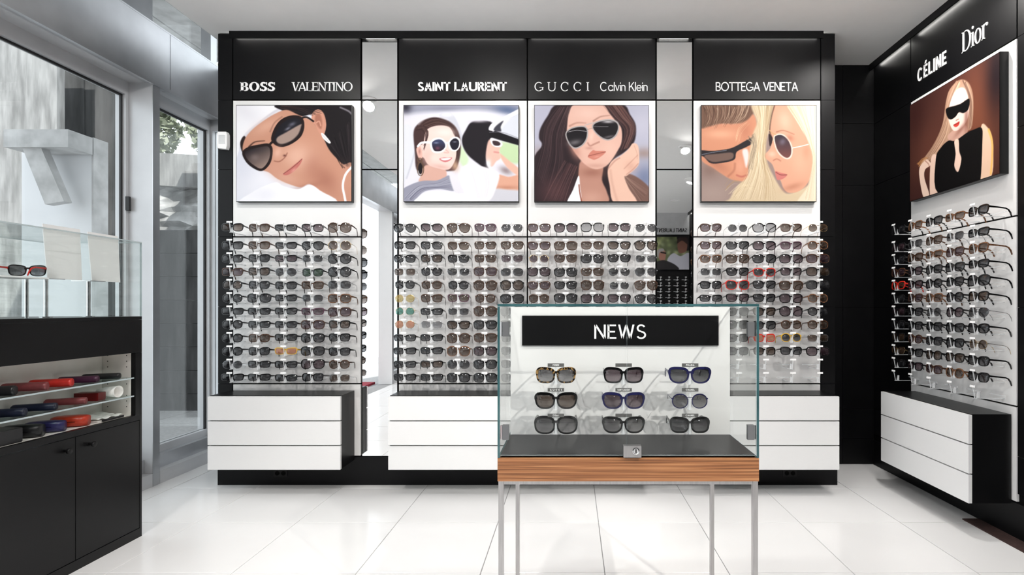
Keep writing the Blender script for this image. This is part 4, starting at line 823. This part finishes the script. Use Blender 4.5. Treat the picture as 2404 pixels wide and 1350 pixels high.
def sunglasses(code, label, loc, rz=0, group=None, rx=0, temple=None, fmat=None, thick=1, size=.8):
    sh, f, l = code; metal = f in 'gs'; key = (sh, metal, thick)
    if key not in GM: GM[key] = gl_meshes(*key)
    r = empty('sunglasses', label, 'sunglasses', loc, rz, group); r.rotation_euler = (rx, 0, rz); r.scale = (size, size, size)
    for nm, me, mm in zip(('frame_front', 'lens', 'lens', 'temple', 'temple'), GM[key], (fmat or 'frame_'+f, 'lens_'+l, 'lens_'+l, temple or fmat or 'frame_'+f, temple or fmat or 'frame_'+f)):
        o = link(nm, me, r); omat(o, mm)
    return r
# clear holder: arm out of the wall, stem, nose wedge, tag
HB = {}
HB['arm'] = MB().box(-.006, .006, -.166, 0, -.034, -.030).mesh('arm', 'acrylic')
hm = MB(); hm.prism([(-.0025, -.164, -.030), (.0025, -.164, -.030), (.0025, -.176, .033), (-.0025, -.176, .033)], (0, .003, 0)); HB['stem'] = hm.mesh('stem', 'acrylic')
hm = MB(); hm.prism([(-.009, -.150, -.030), (.009, -.150, -.030), (.004, -.146, .004), (-.004, -.146, .004)], (0, .008, 0)); HB['nose_rest'] = hm.mesh('nose_rest', 'acrylic')
hm = MB(); hm.box(-.055, .055, -.036, -.033, -.016, -.010); HB['temple_rest'] = hm.mesh('temple_rest', 'acrylic')
hm = MB(); hm.prism([(-.019, -.178, .030), (.019, -.178, .030), (.019, -.1765, .041), (-.019, -.1765, .041)], (0, .0015, 0)); HB['tag'] = hm.mesh('tag', 'tag_white')
def holder(label, loc, rz, group):
    r = empty('display_holder', label, 'display holder', loc, rz, group)
    r.scale = (.83, .83, .83)
    for nm in ('arm', 'stem', 'nose_rest', 'temple_rest', 'tag'): link(nm, HB[nm], r)
    return r
ORD = ['first', 'second', 'third', 'fourth', 'fifth']; NUM = ['one', 'two', 'three', 'four', 'five', 'six', 'seven', 'eight', 'nine', 'ten', 'eleven', 'twelve']
ROWZ = [CH+.449]+[CH+.3495-.07445*i for i in range(11)]
RACK = [
 'wkn wtn bkd wkp Rtn|wkd wtn bkd akd Rgn|wkd wkd bkp wsd Rkd|wtp wkn asd wkg Rkd|rkn wkd wkd wtn osd|rkd okd bkd wsd onn|bkd bkd bkd bpp otp|rkd bkd bkd otp wkn|rkd wtn bkd okd wkd|rkd wkd bym okd wkd|rsd bkd bkd fkp rtn|bkd bkd bkd wkd wsn',
 'akd wkp Atn wpp asd|wkd wkd wtn wtn ctn|wkd wkn wkd wtn csp|wsn rkd csd otp osd|rkd rtn rkd Rtn Rkn|rgy wtn wpn rtn okd|rgt bkd wsd Rtn okd|rgm wsl ckn okd ckd|bkd bkd Rtn otn wkd|bkd bkd Rnn okp wkd|bkd bkn Rsd okd wkd|bkd bkd okd okd wkd',
 'ctp okp okl ckp asd|ctp otn ctn ckn Akn|rgp ctn okd ckd wsd|okp okd ctn asd Asd|ctp ckd Rtn rsd Atn|rtn okd okp ckp akd|wkd okd ctn ckd asd|rtn wkd okp ckn wkd|ckp okd rtn wkd akd|wkd ckd okd rtn bkd|bkd okp wkd ckd asd|wkd bkd okd wkn bkd',
 'wtp rsd okl wtn rgn|wtp ckd okp wpp rnn|wnn otn okd okp otp|wsd ckd crd wkp okn|wkd frd ckd otn okd|bkd ckp ckd okp rnn|wkd ckd ckn Rkp rkd|rkd ckd ckd rtn rtn|csd wkd wrm ryd wsn|wkd wkd wkn wkd okp|. . . . .|. . . . .',
 'wkd wnn wkd bnn wkd|wkp wsd wtn wsd bkd|wkd wtn bnn wtp wnn|wtp wkp wkd wkd bkd|wrn wkp rkd wkd okd|wkd wtp wnn rkd wkn|wkp wkd rsd rkp asd|wkd wkd wkd wkd wkd|wkn rtp wkd wkd rgn|wgn wkd rkn wkn wkd|wkd wkp wtp rnn wkd|. . . . .']
for bi, rows in enumerate(RACK):
    for ri, row in enumerate(rows.split('|')):
        for ci, code in enumerate(row.split()):
            dx = (ci-2)*.151; z = ROWZ[ri]
            if bi < 4: base = (bctr[bi]+dx, YB, z); rz = 0; gl = (base[0], YB-.123, z)
            else: base = (XR, 2.764-dx, z); rz = -math.pi/2; gl = (XR-.123, base[1], z)
            where = '%s in row %s under %s' % (ORD[ci], NUM[ri], PN[bi])
            holder('clear acrylic holder, %s%s' % ('empty, ' if code == '.' else '', where), base, rz, 'acrylic sunglasses holders')
            if code != '.':
                sh, f, l = code; jr = RNG.normal()*.03
                sunglasses(code, '%s %s sunglasses, %s lenses, %s' % (FR[f][0], SHAPE[sh][0], LN[l][0], where), (gl[0], gl[1], gl[2]+RNG.normal()*.0012), rz+jr, 'sunglasses under the '+PN[bi], rx=-.11+RNG.normal()*.02, size=.88)
# empty holders on the dark rack seen in the right mirror
for ri in range(7):
    for ci in range(4):
        holder('holder with white tag, %s in row %s of mirrored black rack' % (ORD[ci], NUM[ri]), (1.70-(ci-1.5)*.14, YF+.013, CH+.48-ri*.10), math.pi, 'holders on the mirrored black rack')

# ------------------------------------------------------------------ glass showcase on steel legs
ZF = 1.375; ZP = ZF*1.166; ZL = ZP-.105; cx0, cx1 = Xp(1168, ZF), Xp(1782, ZF); cy0, cy1 = ZF, ZF*1.32; zw0, zw1 = Zp(1130, ZF), Zp(1076, ZF); mx_ = (cx0+cx1)/2; my_ = (cy0+cy1)/2
tb = empty('showcase_table', 'walnut-topped showcase table on square steel legs', 'table', (mx_, my_, 0)); hx, hy = (cx1-cx0)/2, (cy1-cy0)/2
bx('walnut_box', 'wood', tb, -hx, hx, -hy, hy, zw0, zw1)
for sx in (-1, 1):
    for sy in (-1, 1): bx('leg', 'steel', tb, sx*hx-sx*.002, sx*hx-sx*.0152, sy*hy-sy*.002, sy*hy-sy*.0152, 0, zw0-.0005)
for sy in (-1, 1): bx('rail', 'steel', tb, -hx+0.0156, hx-0.0156, sy*hy-sy*.003, sy*hy-sy*.0137, zw0-.0095, zw0-.0005)
for sx in (-1, 1): bx('rail', 'steel', tb, sx*hx-sx*.003, sx*hx-sx*.0137, -hy+0.0156, hy-0.0156, zw0-.0095, zw0-.0005)
vs = empty('glass_showcase', 'glass showcase with black base holding new sunglasses', 'showcase', (mx_, my_, zw1+.0005)); ZB = zw1+.0005; zt = Zp(714, ZF)-ZB
bx('base_board', 'black_satin', vs, -hx+.008, hx-.008, -hy+.010, hy-.010, 0, .006)
gm = ['glass_case', 'glass_edge']
bx('glass_top', gm, vs, -hx, hx, -hy, hy, zt-.006, zt, side=1)
for sx in (-1, 1): bx('glass_side', gm, vs, sx*hx, sx*hx-sx*.006, -hy, hy, .0005, zt-.0065, side=1)
bx('glass_back', gm, vs, -hx+.0065, hx-.0065, hy-.006, hy, .0005, zt-.0065, side=1)
seam = Xp(1472, ZF)-mx_; gp = ['glass_case', 'glass_edge_pale']
for a, b in ((-hx+.0065, seam-.001), (seam+.001, hx-.0065)):
    dr = bx('glass_door', gp, vs, a, b, -hy, -hy+.005, .007, zt-.0075, side=1)
for sx in (-1, 1):
    for z in (Zp(1015, ZF)-ZB, Zp(773, ZF)-ZB):
        h_ = MB().box(sx*(hx-.013), sx*(hx-.030), -hy-.003, -hy+.008, z-.019, z+.019).build('hinge', 'alu_dark', vs)
        MB().cyl((sx*(hx-.0105), -hy+.002, z-.018), (sx*(hx-.0105), -hy+.002, z+.018), .003, n=10).build('hinge_pin', 'chrome', vs)
lk = MB().box(seam-.010, seam+.036, -hy-.010, -hy+.007, .004, .034).build('lock', 'steel', vs)
MB().lathe((seam+.022, -hy-.010, .021), (0, -1, 0), [(0, .009), (.002, .009), (.0025, .0075), (.0015, .0065), (.0015, .001)], 20).build('lock_emblem', 'chrome', lk)
MB().box(seam+.0208, seam+.0232, -hy-.0130, -hy-.0118, .016, .026).build('key_slot', 'slot', lk)
yp = ZP-my_
bp = bx('back_panel', 'white_panel', vs, -hx+.0075, hx-.0075, yp, yp+.018, .0065, zt-.007)
sg = bx('news_board', 'black_satin', bp, Xp(1226, ZP)-mx_, Xp(1686, ZP)-mx_, yp-.0052, yp-.0002, Zp(811, ZP)-ZB, Zp(741, ZP)-ZB)
def letters_flat(parent, word, x0, x1, z0, z1, y, **k): return lettering(parent, word, x0, x1, z0, z1, y, **k)
letters_flat(bp, 'NEWS', Xp(1395, ZP)-mx_, Xp(1516, ZP)-mx_, Zp(795, ZP)-ZB, Zp(762, ZP)-ZB, yp-.0054, t=.12, s=.115, gap=.11, depth=.0012)
TG = [['FENDI', '', 'PRADA'], ['GUCCI', 'SAINT LAURENT', 'CHANEL'], ['Dior', '', 'CHANEL']]
GC = [[('wfe', 'tortoiseshell round sunglasses with pale lenses, top left in the glass showcase'), ('wkp', 'black square sunglasses with plum lenses, top middle in the glass showcase'), ('cvd', 'blue cat-eye sunglasses with dark lenses, top right in the glass showcase')],
      [('ckn', 'black-browed sunglasses with olive brown lenses, middle left in the glass showcase'), ('cvp', 'dark blue cat-eye sunglasses with plum lenses, centre of the glass showcase'), ('rge', 'thin-bridged round sunglasses with blue rims, middle right in the glass showcase')],
      [('oke', 'oversized black sunglasses, bottom left in the glass showcase'), ('cke', 'black cat-eye sunglasses with gradient lenses, bottom middle in the glass showcase'), ('wkd', 'thick black square sunglasses, bottom right in the glass showcase')]]
for ri, (py, ty) in enumerate(((882, 857), (942, 915), (999, 975))):
    for ci, px in enumerate((1305, 1464, 1620)):
        code, lab = GC[ri][ci]; x = Xp(px, ZL); z = Zp(py, ZL)
        fm = {'wfe': 'frame_f', 'rge': 'frame_v'}.get(code); code = 'wke' if code == 'wfe' else code
        h_ = empty('display_holder', 'acrylic holder with black name tag, %s %s in the glass showcase' % (['top', 'middle', 'bottom'][ri], ['left', 'centre', 'right'][ci]), 'display holder', (x, ZP, z), 0, 'showcase holders'); h_.scale = (.8, .8, .8)
        MB().box(-.005, .005, -.128, -.0005, -.032, -.029).build('arm', 'acrylic', h_); MB().box(-.003, .003, -.131, -.128, -.032, .030).build('stem', 'acrylic', h_)
        MB().prism([(-.009, -.126, -.029), (.009, -.126, -.029), (.004, -.122, .006), (-.004, -.122, .006)], (0, .007, 0)).build('nose_rest', 'acrylic', h_)
        MB().box(-.062, .062, -.036, -.033, -.012, -.008).build('temple_rest', 'acrylic', h_)
        zt_ = (Zp(ty, ZL)-z)/.8; tg = MB().box(-.029, .029, -.134, -.1315, zt_-.006, zt_+.006).build('tag', 'tag_grey', h_)
        wd = TG[ri][ci]
        if wd:
            hwid = {'FENDI': .011, 'PRADA': .015, 'GUCCI': .021, 'SAINT LAURENT': .022, 'CHANEL': .016, 'Dior': .011}[wd]
            lettering(tg, wd, -hwid, hwid, zt_-.003, zt_+.003+(.0012 if wd == 'Dior' else 0), -.1342, .2, .16 if wd != 'Dior' else .1, wd in ('GUCCI', 'Dior'), .12 if wd != 'GUCCI' else .5, depth=.0004)
        sunglasses(code, lab, (x, ZL+.001, z), 0, 'sunglasses in the glass showcase', rx=.02, fmat=fm, thick=1.45 if code[1] != 'g' else 2.2)
        pass

# ------------------------------------------------------------------ black counter with case niche
QX, Q0, Q1, QB = -1.958, 1.735, 2.416, -2.39; W_ = .012
cn = empty('counter_cabinet', 'black counter cabinet with pale niche of spectacle cases', 'cabinet', ((QX+QB)/2, (Q0+Q1)/2, 0)); ox, oy = (QX+QB)/2, (Q0+Q1)/2
def cb(nm, mt, x0, x1, y0, y1, z0, z1, par=cn): return bx(nm, mt, par, x0-ox, x1-ox, y0-oy, y1-oy, z0, z1)
cb('top', 'black_satin', QB, QX, Q0, Q1, .985, 1.0)
cb('fascia', 'black_satin', QX-.02, QX, Q0, Q1, .837, .9845)
cb('side_panel', 'black_satin', QB, QX, Q1-W_, Q1, 0, .8365); cb('side_panel', 'black_satin', QB, QX, Q0, Q0+W_, 0, .8365)
cb('niche_stile', 'black_satin', QX-.02, QX, Q1-.035, Q1-W_-.0003, .556, .8365); cb('niche_stile', 'black_satin', QX-.02, QX, Q0+W_+.0003, Q0+.035, .556, .8365)
cb('lower_rail', 'black_satin', QX-.02, QX, Q0+W_+.0003, Q1-W_-.0003, .531, .5555)
cb('plinth', 'black_satin', QX-.02, QX, Q0+W_+.0003, Q1-W_-.0003, 0, .040)
nb = QX-.150
cb('niche_back', 'niche', nb-.012, nb, Q0+.0355, Q1-.0355, .5565, .849)
cb('niche_floor', 'niche', nb+.0003, QX-.0205, Q0+.0355, Q1-.0355, .541, .5560); cb('niche_top', 'niche', nb+.0003, QX-.0205, Q0+.0355, Q1-.0355, .837, .849)
for ya, yb in ((Q1-.035, Q1-.0125), (Q0+.0125, Q0+.035)):
    sd = cb('niche_side', 'niche', nb, QX-.0205, ya, yb, .5565, .8365)
    ysurf = ya-.0006 if ya > 2 else yb+.0006
    for xx in (QX-.04, QX-.125):
        for k_ in range(10):
            if k_ in (3, 6): continue
            MB().cyl((xx-ox, ysurf-oy, .595+k_*.0255), (xx-ox, ysurf-oy+.0005, .595+k_*.0255), .0024, n=8).build('peg_hole', 'slot', sd)
for z in (.727, .646): cb('glass_shelf', ['glass_shelf'], nb+.001, QX-.006, Q0+.037, Q1-.037, z-.006, z)
for z in (.727, .646): cb('shelf_edge', ['glass_edge_pale'], QX-.0057, QX-.0045, Q0+.037, Q1-.037, z-.006, z)
for ya, yb, kz in ((2.0955, Q1-.0135, 2.155), (Q0+.0135, 2.0925, 2.049)):
    d_ = cb('door', 'black_satin', QX-.019, QX-.001, ya, yb, .043, .528)
    MB().lathe((QX-.001-ox, kz-oy, .485), (1, 0, 0), [(0, .006), (.010, .005), (.014, .010), (.022, .011), (.025, .008)], 16).build('knob', 'black_satin', d_, True)
# spectacle cases
def roll_case(label, ym, z, r_, mt, x1=-1.976, L=.132, flat=1.0, nm='spectacle_case', cat='spectacle case', end=None, tilt=.40):
    o = empty(nm, label, cat, (x1-L/2*math.cos(tilt), ym-L/2*math.sin(tilt), z+r_*flat), tilt, 'spectacle cases in the counter niche'); n = 18
    def ringp(x, k_): return [(x, r_*k_*math.cos(2*math.pi*i/n), r_*k_*flat*math.sin(2*math.pi*i/n)) for i in range(n)]
    b = MB(); secs = [(-L/2, .5), (-L/2+.006, .92), (-L/2+.014, 1), (L/2-.006, 1), (L/2-.001, .95)]
    for x, k_ in secs: b.v += ringp(x, k_)
    for i in range(len(secs)-1):
        for j in range(n): b.f.append((i*n+j, i*n+(j+1) % n, (i+1)*n+(j+1) % n, (i+1)*n+j)); b.mi.append(0)
    b.f.append(tuple(range(n-1, -1, -1))); b.mi.append(0); b.f.append(tuple((len(secs)-1)*n+j for j in range(n))); b.mi.append(0)
    b.build('shell', mt, o, True)
    MB().lathe((L/2-.0008, 0, 0), (1, 0, 0), [(0, r_*.80*min(1, flat)), (.0012, r_*.78*min(1, flat)), (.0014, r_*.5*min(1, flat))], n).build('end_cap', end or mt, o)
    MB().box(-L/2+.012, L/2-.004, r_*.985, r_*1.01, -.0015, .0015).build('lid_seam', 'slot', o)
    return o
for nm, c in (('case_red', (.45, .018, .012)), ('case_rust', (.40, .032, .012)), ('case_rose', (.17, .035, .038)), ('case_plum', (.045, .008, .03)), ('case_black', (.006, .006, .007)), ('case_navy', (.008, .011, .028)), ('case_blue', (.018, .016, .075)), ('case_wine', (.10, .006, .006)), ('case_white', (.78, .77, .74))):
    mat(nm, c, .32, noise=(60, tuple(v*1.25 for v in c), .3, .7, 3))
roll_case('slim black spectacle case at the right end of the top shelf', 2.322, .7275, .0135, 'case_black')
roll_case('dark plum roll case on the top shelf', 2.215, .7275, .0145, 'case_plum')
roll_case('bright red roll case on the top shelf', 2.100, .7275, .0165, 'case_red')
roll_case('dusty rose roll case on the top shelf', 2.000, .7275, .0165, 'case_rose')
roll_case('black roll case at the left end of the top shelf', 1.885, .7275, .018, 'case_black')
roll_case('dusty rose roll case on the middle shelf', 2.160, .6465, .0145, 'case_rose')
roll_case('navy roll case on the middle shelf beside the rose case', 2.035, .6465, .0145, 'case_navy')
roll_case('navy roll case at the left of the middle shelf', 1.920, .6465, .0155, 'case_navy')
o = empty('cloth_roll', 'white rolled paper sleeve at the right of the middle shelf', 'paper roll', (-2.02, 2.318, .6465)); b = MB()
b.lathe((-.05, 0, .026), (1, 0, 0), [(0, .012), (.03, .019), (.09, .026), (.0895, .0235), (.03, .017)], 20); b.build('sleeve', 'case_white', o, True)
o = empty('spectacle_case', 'small dark wine-red box lying on the middle shelf', 'spectacle case', (-2.04, 2.245, .6465), .15, 'spectacle cases in the counter niche'); bx('shell', 'case_wine', o, -.045, .045, -.022, .022, 0, .034); bx('flap', 'case_wine', o, .0452, .0465, -.022, .022, .004, .033)
def soft_case(label, ym, z, hw, h, mt, L=.116, x1=-1.986, rz=.36):
    o = empty('spectacle_case', label, 'spectacle case', (x1-L/2*math.cos(rz), ym-L/2*math.sin(rz), z), rz, 'spectacle cases in the counter niche'); b = MB(); n = 20
    secs = [(-L/2, .55), (-L/2+.012, .86), (-L/2+.035, 1), (L/2-.035, 1), (L/2-.012, .88), (L/2, .62)]
    for x, k_ in secs:
        for i in range(n):
            a = 2*math.pi*i/n; c_, s_ = math.cos(a), math.sin(a); b.v.append((x, hw*k_*math.copysign(abs(c_)**.6, c_), h/2+h/2*(.6+.4*k_)*math.copysign(abs(s_)**.6, s_)*(1 if s_ > 0 else 1/(.6+.4*k_))))
    for i in range(len(secs)-1):
        for j in range(n): b.f.append((i*n+j, i*n+(j+1) % n, (i+1)*n+(j+1) % n, (i+1)*n+j)); b.mi.append(0)
    b.f.append(tuple(range(n-1, -1, -1))); b.f.append(tuple((len(secs)-1)*n+j for j in range(n))); b.mi += [0, 0]
    b.build('shell', mt, o, True); bx('zip', 'slot', o, -L/2+.03, L/2-.03, -hw*1.012, -hw*.99, h*.5-.001, h*.5+.001)
soft_case('rounded orange-red spectacle case on the niche floor', 2.180, .5565, .034, .044, 'case_rust')
soft_case('dark blue spectacle case on the niche floor', 2.078, .5565, .026, .044, 'case_blue')
soft_case('rounded black spectacle case on the niche floor', 1.992, .5565, .030, .048, 'case_black')
o = empty('spectacle_case', 'square black leather case at the left of the niche floor', 'spectacle case', (-2.045, 1.868, .5565), 0, 'spectacle cases in the counter niche'); MB().box(-.055, .062, -.045, .045, 0, .052).build('shell', 'case_black', o); MB().box(.0623, .0645, -.045, .045, .003, .050).build('flap', 'case_black', o)
o = empty('cleaning_cloth', 'folded white cloth with black edge on the niche floor', 'cloth', (-2.045, 2.285, .5565)); b = MB()
nx_, ny_ = 10, 12
for i in range(nx_+1):
    for j in range(ny_+1): b.v.append((-.055+.115*i/nx_, -.06+.125*j/ny_, .010+.004*math.sin(i*.9)+.003*math.sin(j*1.3)+.008*(i < 7)))
for i in range(nx_):
    for j in range(ny_): a = i*(ny_+1)+j; b.f.append((a, a+ny_+1, a+ny_+2, a+1)); b.mi.append(0)
b.box(-.055, .058, -.058, .062, .0005, .006); b.build('folded_cloth', 'case_white', o); bx('edge_band', 'case_black', o, .0605, .066, -.045, .060, .001, .009)

# glass box on the counter
gb = empty('glass_cover', 'clear glass cover box standing on the black counter', 'glass cover', (ox, oy, 1.0005)); HX, HY, HZ = (QX-QB)/2, (Q1-Q0)/2, .3375; gq = ['glass', 'glass_edge_pale']
bx('glass_top', gq, gb, -HX, HX, -HY, HY, HZ-.005, HZ, side=1)
for sx in (-1, 1): bx('glass_side', gq, gb, sx*HX, sx*HX-sx*.005, -HY, HY, 0, HZ-.0055, side=1)
for sy in (-1, 1): bx('glass_end', gq, gb, -HX+.0055, HX-.0055, sy*HY, sy*HY-sy*.005, 0, HZ-.0055, side=1)
for k_, (y, lab) in enumerate(((2.058, 'chrome post with square plate inside the glass cover, nearer the camera'), (2.240, 'chrome post with square plate inside the glass cover, nearer the window post'))):
    o = empty('display_post', lab, 'display stand', (-2.04, y, 1.0005)); MB().cyl((0, 0, .004), (0, 0, .149), .0065, n=14).build('pole', 'chrome', o); MB().lathe((0, 0, 0), (0, 0, 1), [(0, .02), (.004, .02)], 18).build('foot', 'chrome', o); bx('plate', 'chrome', o, -.04, .04, -.036, .036, .149, .152)
for k_, (y0, y1, zt2, lab) in enumerate(((2.057, 2.214, 1.366, 'blank white card on the left post in the glass cover'), (2.248, 2.400, 1.362, 'blank white card on the right post in the glass cover'))):
    o = empty('display_card', lab, 'card', (-2.035, (y0+y1)/2, 1.1530), 0, 'white cards in the glass cover'); h_ = (y1-y0)/2
    b = MB(); b.prism([(0, -h_, 0), (0, h_-.012, 0), (-.02, h_, zt2-1.153), (-.02, -h_, zt2-1.153)], (.0025, 0, 0)); b.build('card_face', 'frost', o)
    bx('easel_foot', 'acrylic', o, -.035, 0, -h_+.005, -h_+.035, 0, .003)
o = empty('shelf_plate', 'thin white shelf inside the glass cover', 'shelf', (-2.04, 1.885, 1.0005)); bx('plate', 'tag_white', o, -.06, .06, -.125, .125, .147, .1525)
for yy in (-.10, .10): MB().cyl((0, yy, 0), (0, yy, .147), .0055, n=12).build('pole', 'chrome', o)
g2 = sunglasses('wkd', 'black square sunglasses with red temples on the white glass-cover shelf', (-2.035, 1.985, 1.1775), math.radians(180+22), None, temple='frame_r')

# ------------------------------------------------------------------ bring the plan to true size (60 cm floor tiles, 14 cm sunglasses)
K = 1.25
for o in list(COL.objects):
    if o.parent is None:
        o.location = o.location*K
        if o.type not in ('CAMERA', 'LIGHT'): o.scale = o.scale*K
